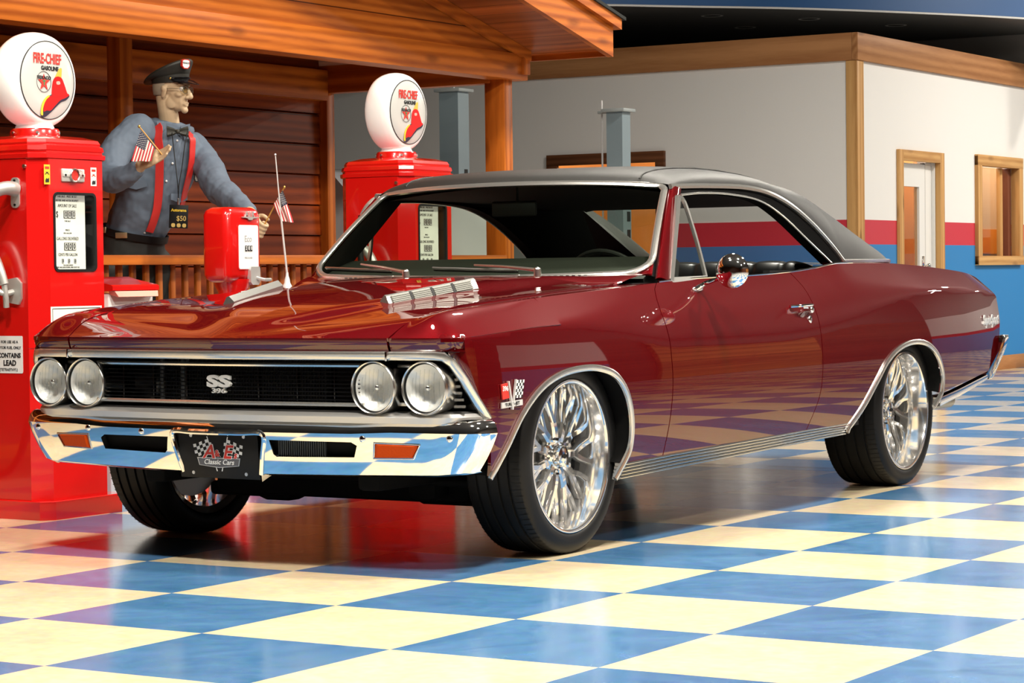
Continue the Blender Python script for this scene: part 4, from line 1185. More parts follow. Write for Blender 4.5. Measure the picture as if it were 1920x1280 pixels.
# trims
m = MB(); m.boxmm((WX - .02, WY - .035, HT - .02), (WX + .035, 25.5, 2.885), .003); struct(m.build('trim_1', PINEY))
m = MB(); m.boxmm((X0, WY - .035, HT - .02), (WX - .021, WY + .03, 2.885), .003); struct(m.build('trim_2', PINEX))
m = MB(); m.boxmm((WX - .08, WY - .02, .0), (WX + .0, WY + .0, HT - .02), .002); m.boxmm((WX, WY - .02, 0), (WX + .02, WY + .115, HT - .02), .002); struct(m.build('trim_3', PINE))
m = MB(); m.boxmm((WX, WY + .116, 0), (WX + .02, 13.665, .13), .003); m.boxmm((WX, 14.68, 0), (WX + .02, 25.5, .13), .003); struct(m.build('baseboard_right', PINEY))
m = MB(); m.boxmm((-5.78, WY - .02, 0), (WX - .081, WY, .13), .003); struct(m.build('baseboard_back', PINEX))
# door in the right wall
d = struct(empty('door_1', (WX, 14.17, 0)))
def box_part(nm, mt, par, a, b_, bev=.003):
    q = MB(); q.boxmm(a, b_, bev); return q.build(nm, mt, par)
box_part('door_jamb', PINE, d, (-.02, -.505, 0), (.03, -.415, 1.965)); box_part('door_jamb', PINE, d, (-.02, .36 + .05, 0), (.03, .505, 1.965))
box_part('door_head', PINEL, d, (-.02, -.415, 1.875), (.03, .41, 1.965))
box_part('inner_jamb', WHITE, d, (-.12, .39, 0), (-.02, .42, 1.88)); box_part('inner_jamb', WHITE, d, (-.12, -.43, 0), (-.02, -.41, 1.88))
dl = MB(); dl.boxmm((-.09, -.41, .01), (-.045, -.34, 1.86)); dl.boxmm((-.09, .10, .01), (-.045, .23, 1.86)); dl.boxmm((-.09, -.34, 1.66), (-.045, .10, 1.86)); dl.boxmm((-.09, -.34, .01), (-.045, .10, .30)); dl.build('door_leaf', WHITE, d, smooth=False)
box_part('door_glass', glassmat('door_glass', (.95, .80, .62), .7), d, (-.072, -.34, .30), (-.066, .10, 1.66), 0)
box_part('door_edge', BLACK, d, (-.09, .232, .0), (-.05, .246, 1.87), 0)
box_part('side_panel', WHITE, d, (-.09, .248, 0), (-.05, .39, 1.87), 0)
q = MB(); q.cyl((-.045, .165, .97), (.0, .165, .97), .012); q.sphere((.012, .165, .97), .028, (.7, 1, 1), 16); q.box((-.040, .165, .99), (.012, .05, .14), .004); q.build('door_knob', CHROME, d)
# window in the right wall
w = struct(empty('window_1', (WX, 16.065, 0)))
box_part('window_jamb', PINE, w, (-.05, -.59, .98), (.035, -.485, 1.975)); box_part('window_jamb', PINE, w, (-.05, .48, .98), (.035, .585, 1.975))
box_part('window_head', PINEL, w, (-.05, -.59, 1.885), (.037, .585, 1.985)); box_part('window_sill', PINEL, w, (-.05, -.59, .975), (.040, .585, 1.06))
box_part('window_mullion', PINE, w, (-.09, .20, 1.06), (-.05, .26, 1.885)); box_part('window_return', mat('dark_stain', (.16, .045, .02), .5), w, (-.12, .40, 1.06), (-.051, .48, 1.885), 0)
box_part('window_pane', glassmat('window_glass', (.95, .82, .66), .6), w, (-.105, -.485, 1.06), (-.100, .40, 1.885), 0)
# opening in the left wall with dark frame, orange room behind
d2 = struct(empty('door_2', (-6.355, WY, 0)))
DKW = woodmat('dark_frame_wood', (.16, .06, .025), (.07, .025, .01), 0, 1, .5)
box_part('frame_head', DKW, d2, (-.585, -.04, 1.89), (.585, .0, 1.985)); box_part('frame_side', DKW, d2, (-.585, -.04, 0), (-.48, .0, 1.89)); box_part('frame_side', DKW, d2, (.50, -.04, 0), (.585, .0, 1.89))
# rooms behind
m = MB(); m.boxmm((-8.2, 16.2, 0), (-4.9, 16.3, 2.6)); m.boxmm((-8.3, WY + .13, 0), (-8.2, 16.2, 2.6)); struct(m.build('wall_orange_room', ORANGE, smooth=False))
m = MB(); m.boxmm((-5.30, WY + .13, 0), (-5.25, 25.4, 2.6)); struct(m.build('wall_office_inside', TAN, smooth=False))
m = MB(); m.boxmm((-5.25, WY + .13, 1.10), (-5.235, 25.4, 1.36)); struct(m.build('trim_4', mat('orange_band', (.66, .22, .02), .6), smooth=False))
m = MB(); m.boxmm((X0, WY + .05, 2.78), (WX - .05, 25.5, 2.82)); struct(m.build('ceiling_office', PLAIN, smooth=False))
# outer shell
SHELL = mat('grey_upper_wall', (.26, .25, .24), .7)
m = MB(); m.boxmm((X0, 25.6, 2.7), (X1, 25.7, 4.63)); struct(m.build('wall_far', SHELL, smooth=False))
m = MB(); m.boxmm((X0, 25.6, 0), (X1, 25.7, 2.7)); struct(m.build('wall_far_striped', STRIPE, smooth=False))
m = MB(); m.boxmm((X0, 17.05, 2.83), (-2.7, 17.15, 4.63)); struct(m.build('wall_upper', SHELL, smooth=False))
m = MB(); m.boxmm((X0 - .1, Y0_, 0), (X0, 25.6, 4.63)); struct(m.build('wall_west', SHELL, smooth=False))
DWOOD = woodmat('dark_stained_siding', (.09, .026, .010), (.04, .012, .005), 1, .8, .5, plank=.3)
m = MB()
for a, b_, z0, z1 in ((Y0_, 10.5, 2.6, 4.63), (10.5, 15.2, 2.5, 4.63), (15.2, 25.6, 2.6, 4.63)): m.boxmm((X1, a, z0), (X1 + .1, b_, z1))
struct(m.build('wall_east', mat('dark_upper_wall', (.05, .04, .035), .7), smooth=False))
m = MB(); m.boxmm((X1, Y0_, 0), (X1 + .1, 10.5, 2.6)); m.boxmm((X1, 15.2, 0), (X1 + .1, 25.6, 2.6)); struct(m.build('wall_east_wood', DWOOD, smooth=False))
m = MB(); m.boxmm((X1, 10.5, 0), (X1 + .1, 15.2, 2.5)); struct(m.build('wall_east_striped', STRIPE, smooth=False))
m = MB(); m.boxmm((X0, Y0_ - .1, 0), (X1, Y0_, 4.63)); struct(m.build('wall_near', DWOOD, smooth=False))
GDOOR = woodmat('garage_door_wood', (.42, .17, .04), (.24, .08, .018), 1, .8, .45, plank=.5, plank_axis=2)
for k, (a, b_) in enumerate(((3.0, 6.4), (16.2, 20.6))):
    m = MB(); m.boxmm((X1 - .06, a, 0), (X1 - .001, b_, 2.3)); struct(m.build('door_%d' % (3 + k), GDOOR, smooth=False))
m = MB(); m.boxmm((X0, Y0_, 4.63), (X1, 25.6, 4.73)); struct(m.build('ceiling', mat('dark_ceiling', (.10, .10, .10), .8), smooth=False))
# dropped soffit over the office with its curved blue fascia
BLUE = mat('blue_fascia_paint', (.010, .085, .26), .45)
SOFF = mat('dark_soffit_paint', (.05, .048, .045), .6)
cur = spline([(X0, 9.2, 0), (-11, 9.7, 0), (-8.5, 10.6, 0), (-6.32, 12.01, 0), (-5.5, 12.85, 0), (-4.9, 13.48, 0), (-4.22, 14.44, 0), (-3.57, 15.58, 0), (-2.9, 17.4, 0), (-2.6, 19.5, 0), (-2.6, 25.6, 0)], 70)
m = MB(); m.loft([[(p[0], p[1], 3.2), (p[0] + .02, p[1] - .02, 3.205), (p[0] + .02, p[1] - .02, 4.63)] for p in cur], closed=False, caps=False); struct(m.build('trim_5', BLUE))
m = MB(); m.tube([(p[0] + .01, p[1] - .01, 3.198) for p in cur], .012, 6); struct(m.build('trim_6', WHITE))
m = MB(); n = len(cur); m.add([(p[0], p[1], 3.2) for p in cur] + [(X0, 25.6, 3.2)], [tuple(range(n, -1, -1))]); struct(m.build('ceiling_soffit', SOFF, smooth=False))
CAN = mat('can_light_trim', (.35, .34, .32), .4)
for x, y in ((-5.72, 13.63), (-5.15, 14.42), (-6.75, 13.45), (-4.75, 15.45), (-7.25, 12.55), (-5.95, 14.75)):
    t = empty('recessed_light', (x, y, 3.2), 0, 'unlit recessed ceiling light in the dark soffit above the white office walls', 'ceiling light', 'recessed lights in the dark soffit')
    q = MB(); q.lathe([(.075, -.001), (.095, -.004), (.10, -.001)], 24); q.build('light_trim', CAN, t); q = MB(); q.lathe([(.0005, -.0015), (.075, -.0015)], 24); q.build('light_baffle', BLACK, t)

# ================================================================== LIGHT
LAMPS = ((2.0, -1.0, 290), (1.3, 1.6, 250), (1.6, 4.4, 220), (5.2, -1.2, 170), (4.8, 3.0, 110), (-1.0, -.9, 170), (-1.3, .6, 110), (-1.5, 5.0, 150), (-1.3, 8.8, 210),
         (-.6, 15.2, 230), (.2, 18.6, 240), (3.6, 18.2, 330), (5.4, 22.5, 260))
W = bpy.data.worlds.new('world'); SC.world = W; W.use_nodes = True
W.node_tree.nodes['Background'].inputs[0].default_value = (.5, .5, .5, 1); W.node_tree.nodes['Background'].inputs[1].default_value = .012
LAMP = mat('lamp_diffuser', (.9, .9, .88), .5, emit=(1, .95, .86), emit_s=9)
STEEL = mat('lamp_housing', (.6, .6, .6), .4)
def hall_lamp(x, y, z, en, r=.22, col=(1, .93, .82)):
    t = empty('hall_lamp', (x, y, z), 0, 'round white ceiling lamp over the showroom floor', 'ceiling light', 'round lamps over the showroom floor')
    q = MB(); q.lathe([(r + .03, .08), (r + .04, .0), (r + .01, -.012), (r, .0), (r, .02)], 32); q.build('lamp_housing', STEEL, t)
    q = MB(); q.lathe([(r, .004), (.0005, .004)], 32); q.build('lamp_panel', LAMP, t, smooth=False)
    l = bpy.data.lights.new('lamp_light', 'AREA'); l.shape = 'DISK'; l.size = r * 2; l.energy = en; l.color = col
    o = bpy.data.objects.new('lamp_light', l); COL.objects.link(o); o.parent = t; o.location = (0, 0, -.002)
for x, y, e in LAMPS:
    hall_lamp(x, y, 4.55, e)
def room_lamp(x, y, z, en, col=(1, .8, .55)):
    l = bpy.data.lights.new('room_light', 'POINT'); l.energy = en; l.color = col; l.shadow_soft_size = .12
    o = bpy.data.objects.new('room_light', l); COL.objects.link(o); o.location = (x, y, z)
room_lamp(-6.4, 14.6, 2.3, 90); room_lamp(-4.55, 15.6, 2.4, 40, (1, .93, .84)); room_lamp(-4.55, 19.2, 2.4, 45, (1, .93, .84))
# ================================================================== STATION SHED
CED = (.60, .165, .020); CED2 = (.27, .052, .005)
CEDY = woodmat('cedar_along', CED, CED2, 1, 1, .42); CEDZ = woodmat('cedar_upright', CED, CED2, 2, 1, .42); CEDX = woodmat('cedar_cross', CED, CED2, 0, 1, .42)
CEDD = woodmat('cedar_baluster_shaded', (.40, .105, .014), (.20, .04, .005), 2, 1, .5)  # darker cedar: the shade under the rail is put into the colour
CEDP = woodmat('cedar_siding', CED, CED2, 1, 1, .42, plank=.205)
BACKP = woodmat('cedar_back_shaded', (.30, .060, .010), (.15, .026, .004), 1, 1, .5, plank=.2, coat=.1)  # same cedar with the shade inside the shed painted into its colour
SOFP = woodmat('cedar_soffit', (.46, .12, .026), (.26, .055, .010), 0, 1, .42, plank=.145, plank_axis=1)
SX, SB, SYR, SYL = -4.0, -5.46, 7.475, -1.2
shed = empty('wooden_shed', (SX, 4.0, 0), 0, 'open-fronted cedar station shed with gable roof behind the red pumps', 'shed')
sp_ = lambda x, y, z: (x - SX, y - 4.0, z)
def shed_box(nm, mt, a, b_, bev=.004): q = MB(); q.boxmm(sp_(*a), sp_(*b_), bev); return q.build(nm, mt, shed)
RIDGE_Y = SYR - 4.6; SL = (2.597 - 2.356) / (7.575 - 6.589)     # roof pitch read off the gable
def roofz(y): return 2.356 + (7.575 - max(y, RIDGE_Y)) * SL - max(0, RIDGE_Y - y) * SL
shed_box('post', CEDZ, (-4.895, 4.659, 0), (-4.8, 4.766, 2.45))
for y in (7.376, .2): shed_box('post', CEDZ, (SX - .145, y, 0), (SX, y + .10, 2.18))
shed_box('post', CEDZ, (SB - .02, SYR - .085, 0), (SB + .075, SYR, 2.16))
shed_box('beam', CEDY, (SX - .10, SYL, 2.170), (SX + .055, 7.578, 2.335))
shed_box('beam_end_block', CEDZ, (SX + .0, 7.500, 2.205), (SX + .075, 7.577, 2.365))
shed_box('side_beam', CEDX, (SB, SYR - .10, 2.150), (SX - .10, SYR, 2.33)); shed_box('back_beam', CEDY, (SB, SYL, 2.10), (SB + .10, SYR - .1, 2.30))
q = MB()
g = [sp_(SX + .03, SYL, 2.335), sp_(SX + .03, 7.578, 2.335), sp_(SX + .03, 7.578, roofz(7.578)), sp_(SX + .03, RIDGE_Y, roofz(RIDGE_Y)), sp_(SX + .03, SYL, roofz(SYL))]
k = [(p[0] - .05, p[1], p[2]) for p in g]; q.add(g + k, [(0, 1, 2, 3, 4), (9, 8, 7, 6, 5)] + [(i, i + 5, (i + 1) % 5 + 5, (i + 1) % 5) for i in range(5)])
q.build('gable_siding', CEDP, shed, smooth=False)
OV = .62
def slab(nm, mt, x0, x1, y0, y1, t0, t1):
    q = MB(); v = []
    for x in (x0, x1):
        for y in (y0, y1):
            for t in (t0, t1): v.append(sp_(x, y, roofz(y) + t))
    q.add(v, [(0, 1, 3, 2), (4, 6, 7, 5), (0, 4, 5, 1), (2, 3, 7, 6), (0, 2, 6, 4), (1, 5, 7, 3)]); return q.build(nm, mt, shed, smooth=False)
EY = 7.68
for a, b_ in ((RIDGE_Y, EY), (SYL - .2, RIDGE_Y)):
    slab('soffit_boards', SOFP, SB - .3, SX + OV - .04, a, b_, .0, .02)
    slab('rake_board', CEDY, SX + OV - .04, SX + OV, a, b_, -.035, .150)
    slab('rake_trim', CEDY, SX + OV - .05, SX + OV + .035, a, b_ + (.05 if b_ == EY else 0), .150, .215)
    slab('roof_shingles', mat('black_shingle', (.012, .014, .012), .8), SB - .35, SX + OV + .05, a, b_ + (.08 if b_ == EY else 0), .215, .235)
slab('gable_cleat', CEDY, SX + .035, SX + .085, RIDGE_Y, 7.575, -.062, -.002)
q = MB(); v = [sp_(SX + OV - .04, EY - .02, roofz(EY) - .03), sp_(SX + OV - .04, EY + .015, roofz(EY) - .03), sp_(SX + OV - .04, EY + .015, roofz(EY) + .16), sp_(SX + OV - .04, EY - .02, roofz(EY) + .16)]
v2 = [(SB - .3 - SX, p[1], p[2]) for p in v]; q.add(v + v2, [(0, 1, 2, 3), (7, 6, 5, 4), (0, 4, 5, 1), (1, 5, 6, 2), (2, 6, 7, 3), (3, 7, 4, 0)]); q.build('eave_board', CEDX, shed, smooth=False)
# back boards: each a plank with a bevelled top, as lapped siding
for i in range(15):
    z0 = .0 + i * .2 + .02
    q = MB(); v = []
    for y in (SYL, SYR - .086):
        v += [sp_(SB - .03, y, z0), sp_(SB + .022, y, z0), sp_(SB + .012, y, z0 + .188), sp_(SB - .01, y, z0 + .199), sp_(SB - .03, y, z0 + .199)]
    q.add(v, [(0, 1, 2, 3, 4), (9, 8, 7, 6, 5)] + [(j, j + 5, (j + 1) % 5 + 5, (j + 1) % 5) for j in range(5)])
    q.build('wall_board', woodmat('cedar_board_shaded', (.36 * (.8 + .1 * (i * 7 % 5)), .060 * (.8 + .1 * (i * 7 % 5)), .007), (.14, .018, .002), 1, 1, .45, coat=.12) if i < 8 else BACKP, shed, smooth=False)  # darkened cedar carries the shed's inner shade; tone also varies per board
shed_box('counter_rail', CEDY, (SX - .10, SYL, 1.016), (SX + .01, 7.376, 1.066), .004)
shed_box('lower_rail', CEDY, (SX - .08, SYL, .10), (SX - .02, 7.376, .16))
for k in range(36):
    y = 3.86 + k * .104
    if y < 7.34: shed_box('baluster', CEDD, (SX - .075, y, .16), (SX - .055, y + .036, 1.016), .002)
    y = 3.86 - (k + 1) * .104
    if y > 2.5: shed_box('baluster', CEDD, (SX - .075, y, .16), (SX - .055, y + .036, 1.016), .002)
q = MB(); q.boxmm(sp_(SB, SYL, 0), sp_(SX, SYR, .03)); q.build('shed_floor', woodmat('shed_floor_wood', (.20, .08, .03), (.1, .035, .012), 1), shed, smooth=False)

# ================================================================== LIFT POSTS
LIFT = mat('grey_blue_lift_paint', (.20, .26, .29), .4); LIFT2 = mat('lift_cap', (.30, .33, .33), .45)
def lift(x, y, h, wx, wy, label, rod):
    t = empty('lift_post', (x, y, 0), 0, label, 'vehicle lift')
    q = MB()
    q.loft([[(-wx, -wy, z), (wx, -wy, z), (wx, wy, z), (wx - .03, wy, z), (wx - .03, -wy + .03, z), (-wx + .03, -wy + .03, z), (-wx + .03, wy, z), (-wx, wy, z)] for z in (0, h)])
    q.build('post_column', LIFT, t, smooth=False)
    q = MB(); q.box((0, 0, h + .012), (wx * 2 + .06, wy * 2 + .06, .024), .004); q.build('post_cap', LIFT2, t)
    q = MB(); q.box((0, 0, .01), (wx * 2 + .2, wy * 2 + .2, .02), .004); q.build('base_plate', LIFT, t)
    for k in range(12):
        q = MB(); q.box((wx + .001, wy * .35, h - .62 - k * .13), (.003, .045, .07)); q.build('latch_slot', BLACK, t, smooth=False)
    if rod:
        q = MB(); q.cyl((-wx - .07, 0, .3), (-wx - .07, 0, h + .09), .007, n=8); q.build('safety_rod', STEEL, t)
        q = MB(); q.box((-wx - .05, 0, h + .005), (.10, .03, .02), .003); q.build('rod_bracket', LIFT2, t)
    else:
        q = MB(); q.cyl((0, 0, h), (0, 0, h + .07), .008, n=8); q.build('safety_rod', STEEL, t)
lift(-6.02, 9.9, 2.33, .085, .075, 'grey lift post standing between the shed corner post and the second pump', False)
lift(-4.48, 9.7, 2.10, .065, .06, 'grey lift post with slots and a side rod before the dark door frame', True)

# ================================================================== FUEL PUMPS
RED = mat('red_enamel', (.62, .006, .005), .22, coat=1, coat_rough=.04)
REDTOP = RED
CREAM = mat('printed_cream', (.82, .80, .70), .4)
DIALF = mat('lit_dial_cream', (.82, .81, .72), .4, emit=(1, .98, .88), emit_s=.30)
GLOBE = mat('milk_glass_globe', (.86, .84, .80), .15, coat=.6, emit=(1, .97, .92), emit_s=.15)
FACEG = mat('globe_face', (.55, .55, .52), .2, coat=.6)
YELLOW = mat('yellow_print', (.75, .50, .03), .5)
HATRED = mat('hat_red', (.58, .012, .012), .3); HATGOLD = mat('hat_gold', (.65, .42, .06), .4); HATDARK = mat('hat_shadow', (.02, .01, .03), .5); LOGOG = mat('logo_green', (.02, .22, .08), .5)
def octo(hx, hy, c, z): return [(hx, -hy + c, z), (hx, hy - c, z), (hx - c, hy, z), (-hx + c, hy, z), (-hx, hy - c, z), (-hx, -hy + c, z), (-hx + c, -hy, z), (hx - c, -hy, z)]
PHX, PHY = .215, .2205
def round_rect(w, h, r, n=6):
    out = []
    for cx_, cy_, a0 in ((w - r, h - r, 0), (-w + r, h - r, PI / 2), (-w + r, -h + r, PI), (w - r, -h + r, 1.5 * PI)):
        for i in range(n + 1): a = a0 + PI / 2 * i / n; out.append((cx_ + r * math.cos(a), cy_ + r * math.sin(a)))
    return out
def loop_band(mb, A, B): # between two point loops
    n = len(A); mb.add(A + B, [(i, (i + 1) % n, n + (i + 1) % n, n + i) for i in range(n)])
def lettering(par, nm, mt, F, lines, ex=.0006):
    for t, x, y, sz, sx, bo in lines:
        q = MB(); q.text(t, sz, F @ Matrix.Translation((x, y, 0)), ex, sx, bo); q.build(nm, mt, par, smooth=False)

def pump(name, x, y, label, side_label=True):
    p = empty(name, (x, y, 0), 0, label, 'fuel pump', 'red fuel pumps')
    q = MB(); q.loft([octo(PHX + .045, PHY + .02, .045, z) for z in (0, .072)] + [octo(PHX + .040, PHY + .015, .045, .075)]); q.build('pump_base', RED, p, angle=20)
    q = MB()
    for z in (.075, 1.425): pass
    # body with the dial opening left open on the front
    wy0, wy1, wz0, wz1 = -.132, .112, .982, 1.290
    c = .062
    O0 = octo(PHX, PHY, c, .075); O1 = octo(PHX, PHY, c, 1.425)
    n = 8
    vs = O0 + O1; fs = [(i, (i + 1) % n, n + (i + 1) % n, n + i) for i in range(1, n)] + [tuple(range(7, -1, -1)), tuple(range(8, 16))]
    q.add(vs, fs)
    yc, zc = (wy0 + wy1) / 2, (wz0 + wz1) / 2
    hole = [(PHX, yc + a, zc + b_) for a, b_ in round_rect((wy1 - wy0) / 2, (wz1 - wz0) / 2, .022)]
    outer = []
    for a, b_ in round_rect((wy1 - wy0) / 2, (wz1 - wz0) / 2, .022):
        Y_ = yc + a; Z_ = zc + b_
        outer.append((PHX, (PHY - c) if a > 0 else (-PHY + c), 1.425 if b_ > 0 else .075) if False else (PHX, Y_ + (.022 if a > 0 else -.022), Z_ + (.022 if b_ > 0 else -.022)))
    loop_band(q, hole, outer)
    y0_, y1_ = -PHY + c, PHY - c; a0 = wy0 - .022; a1 = wy1 + .022; b0 = wz0 - .022; b1 = wz1 + .022
    # the band's outer loop is a rounded rectangle with square-ish corners; fill round it
    def rect(ya, yb, za, zb): q.add([(PHX, ya, za), (PHX, yb, za), (PHX, yb, zb), (PHX, ya, zb)], [(0, 1, 2, 3)])
    rect(y0_, a0, .075, 1.425); rect(a1, y1_, .075, 1.425); rect(a0, a1, .075, b0); rect(a0, a1, b1, 1.425)
    loop_band(q, [(PHX - .05, p_[1], p_[2]) for p_ in hole], hole)
    rr = round_rect((wy1 - wy0) / 2, (wz1 - wz0) / 2, .022)
    for k0 in range(4):          # small corner fills
        idx = [k0 * 7 + i for i in range(7)]
        cy_ = a1 if rr[idx[3]][0] > 0 else a0; cz_ = b1 if rr[idx[3]][1] > 0 else b0
        q.add([outer[i] for i in idx] + [(PHX, cy_, cz_)], [tuple(range(8))])
    q.build('pump_body', RED, p, angle=20)
    # stepped cap
    q = MB(); lv = [(-.002, 1.425), (.004, 1.428), (.005, 1.442), (-.004, 1.446), (-.004, 1.452), (.001, 1.456), (-.002, 1.470), (-.010, 1.474), (-.010, 1.478), (-.009, 1.482), (-.016, 1.494), (-.060, 1.506), (-.12, 1.512)]
    q.loft([octo(PHX + d, PHY + d, max(.03, c - .01), 1.425 + (z - 1.425) * 1.17) for d, z in lv]); q.build('pump_cap', RED, p, angle=25)
    q = MB(); q.lathe([(.102, 1.510), (.100, 1.548), (.094, 1.556), (.0005, 1.556)], 40); q.build('globe_collar', RED, p)
    for k in range(6):
        a = 2 * PI * (k + .3) / 6; q = MB(); q.cyl((.099 * math.cos(a), .099 * math.sin(a), 1.538), (.108 * math.cos(a), .108 * math.sin(a), 1.538), .006, n=8); q.build('collar_screw', SATIN, p)
    # lens shaped globe facing front and back
    GZ = 1.750; R_ = .196
    FG = frame((0, 0, GZ), (0, 1, 0), (0, 0, 1))
    q = MB()
    pr = [(.0005, .073), (.165, .070), (.172, .068), (.184, .056), (.192, .036), (.196, .012), (.196, -.012), (.192, -.036), (.184, -.056), (.172, -.068), (.165, -.070), (.0005, -.073)]
    q.lathe(pr, 72, FG)
    q.cyl((0, 0, 1.538), (0, 0, 1.57), .088, .075, 32)
    g = q.build('globe', GLOBE, p)
    for sgn, rot in ((1, 0), (-1, PI)):
        FF = Matrix.Rotation(rot, 4, 'Z') @ FG
        f = MB(); f.lathe([(.0005, .0765), (.10, .0755), (.155, .0735), (.1585, .0715)], 64, FF); f.build('globe_face', FACEG, g)
        f = MB(); f.lathe([(.1585, .0715), (.1585, .0745), (.1555, .0750), (.1555, .0735)], 64, FF); f.build('face_ring', INK, g)
        Z = .0775
        lettering(g, 'fire_lettering', REDINK, FF @ Matrix.Translation((0, 0, Z)), [('FIRE-CHIEF', -.004, .084, .057, .60, .0013)])
        # slab serifs on the big letters
        lettering(g, 'gasoline_lettering', INK, FF @ Matrix.Translation((0, 0, Z)), [('GASOLINE', .010, .047, .0235, .92, .0008)])
        f = MB(); f.lathe([(.040, Z), (.042, Z + .0008), (.042, Z)], 40, FF @ Matrix.Translation((-.026, -.008, 0))); f.build('star_circle', INK, g, smooth=False)
        f = MB(); st = [((.036 if i % 2 == 0 else .0142) * math.sin(PI * i / 5), (.036 if i % 2 == 0 else .0142) * math.cos(PI * i / 5)) for i in range(10)]
        f.prism(st, .0012, FF @ Matrix.Translation((-.026, -.011, Z)), 0); f.build('red_star', REDINK, g, smooth=False)
        lettering(g, 'letter_t', LOGOG, FF @ Matrix.Translation((-.026, -.013, Z + .0016)), [('T', 0, 0, .026, .9, .0016)])
        lettering(g, 'star_lettering', INK, FF @ Matrix.Translation((-.026, .008, Z + .0018)), [('TEXACO', 0, 0, .0185, 1.08, .0007)])
        H = FF @ Matrix.Translation((0, 0, Z))
        def hat(nm, mt, pts, zz, zb=0):
            f = MB(); f.prism(pts, zz, H, zb); f.build(nm, mt, g, smooth=False)
        sp2d = lambda l, n=40: [(a, b_) for a, b_, _ in spline([(a, b_, 0) for a, b_ in l], n, True)]
        hat('hat_shadow', HATDARK, sp2d([(.124, -.056), (.105, -.074), (.075, -.084), (.045, -.104), (.010, -.130), (-.028, -.150), (-.046, -.146), (-.040, -.110), (-.020, -.080), (.01, -.06), (.06, -.05)]), .0006)
        hat('hat_edge', YELLOW, sp2d([(-.046, -.142), (-.042, -.104), (-.026, -.078), (.004, -.060), (.006, -.066), (-.020, -.088), (-.034, -.115), (-.036, -.143)], 30), .0008)
        hat('hat_brim', HATRED, sp2d([(.122, -.052), (.10, -.066), (.07, -.076), (.040, -.098), (.008, -.122), (-.014, -.122), (-.030, -.128), (-.028, -.100), (-.008, -.074), (.030, -.056), (.08, -.046)]), .0010)
        hat('hat_crown', HATRED, sp2d([(.020, -.062), (.020, -.036), (.026, -.004), (.040, .014), (.060, .018), (.078, .012), (.092, -.010), (.104, -.036), (.112, -.056), (.080, -.058), (.050, -.066)]), .0014)
        hat('hat_highlight', mat('hat_pink', (.80, .35, .30), .4), sp2d([(.046, -.004), (.066, -.002), (.068, -.012), (.048, -.014)], 20), .0017)
        hat('hat_crest', HATGOLD, sp2d([(.038, .010), (.050, .030), (.068, .052), (.078, .052), (.078, .030), (.074, .010), (.056, .016)], 28), .0012)
    # dial
    dl_ = empty('dial', parent=p)
    q = MB(); hb = [(PHX - .006, p_[1], p_[2]) for p_ in hole]
    ho = [(PHX + .004, yc + a * 1.0, zc + b_) for a, b_ in round_rect((wy1 - wy0) / 2 + .004, (wz1 - wz0) / 2 + .004, .024)]
    hi_ = [(PHX + .004, yc + a, zc + b_) for a, b_ in round_rect((wy1 - wy0) / 2 - .006, (wz1 - wz0) / 2 - .006, .018)]
    hd = [(PHX - .05, yc + a, zc + b_) for a, b_ in round_rect((wy1 - wy0) / 2 - .006, (wz1 - wz0) / 2 - .006, .018)]
    hp = [(PHX - .002, p_[1], p_[2]) for p_ in ho]
    loop_band(q, ho, hi_); loop_band(q, hi_, hd); loop_band(q, hp, ho); q.build('dial_gasket', BLACK, dl_, angle=50)
    q = MB(); q.add([(PHX - .028, wy0, wz0), (PHX - .028, wy1 - .030, wz0), (PHX - .028, wy1 - .030, wz1), (PHX - .028, wy0, wz1)], [(0, 1, 2, 3)]); q.build('dial_face', DIALF, dl_, smooth=False)
    q = MB(); q.boxmm((PHX - .048, wy1 - .028, wz0), (PHX - .046, wy1, wz1)); q.build('dial_back', DARK, dl_, smooth=False)
    D = frame((PHX - .0275, yc - .013, zc), (0, 1, 0), (0, 0, 1))
    lettering(dl_, 'dial_lettering', mat('soft_black_print', (.06, .06, .06), .6), D, [('THIS SALE - MUST BE SET', 0, .142, .0125, .85, 0), ('BEFORE AND AFTER DELIVERY', 0, .126, .0115, .85, 0), ('AMOUNT OF SALE', 0, .105, .0185, .72, 0), ('$', -.060, .070, .036, .7, 0), ('THIS SALE', 0, .044, .008, 1, 0), ('PRICE', 0, .008, .010, 1, 0), ('PER GALLON', 0, -.004, .008, 1, 0), ('GALLONS DELIVERED', 0, -.026, .018, .74, 0), ('CENTS PER GALLON', 0, -.090, .0165, .74, 0), ('TAX INCLUDED', 0, -.132, .008, 1, 0), ('PRICE INCLUDES FEDERAL AND STATE TAX', 0, -.1405, .0085, .8, 0)])
    def windows(cx_, cz_, n_, w_, h_, gap, digs):
        for i in range(n_):
            yy = cx_ + (i - (n_ - 1) / 2) * gap
            f = MB(); f.box((0, 0, 0), (w_, h_, .002), .0005, M=D @ Matrix.Translation((yy, cz_, .001))); f.build('digit_window', INK, dl_)
            f = MB(); f.box((0, 0, 0), (w_ * .78, h_ * .86, .001), 0, M=D @ Matrix.Translation((yy, cz_, .0022))); f.build('digit_drum', WHITE, dl_, smooth=False)
            lettering(dl_, 'digit', INK, D @ Matrix.Translation((yy, cz_, .0030)), [(digs[i], 0, 0, h_ * .95, .8, .0004)])
    windows(.012, .071, 3, .021, .031, .0235, '000'); windows(.012, -.057, 3, .021, .031, .0235, '000'); windows(.005, -.115, 3, .011, .018, .036, '000')
    q = MB(); q.boxmm((PHX - .006, wy0 + .002, wz0 + .002), (PHX - .002, wy1 - .002, wz1 - .002)); q.build('dial_glass', glassmat('dial_glass', (.97, .98, .97), .5), dl_, smooth=False)
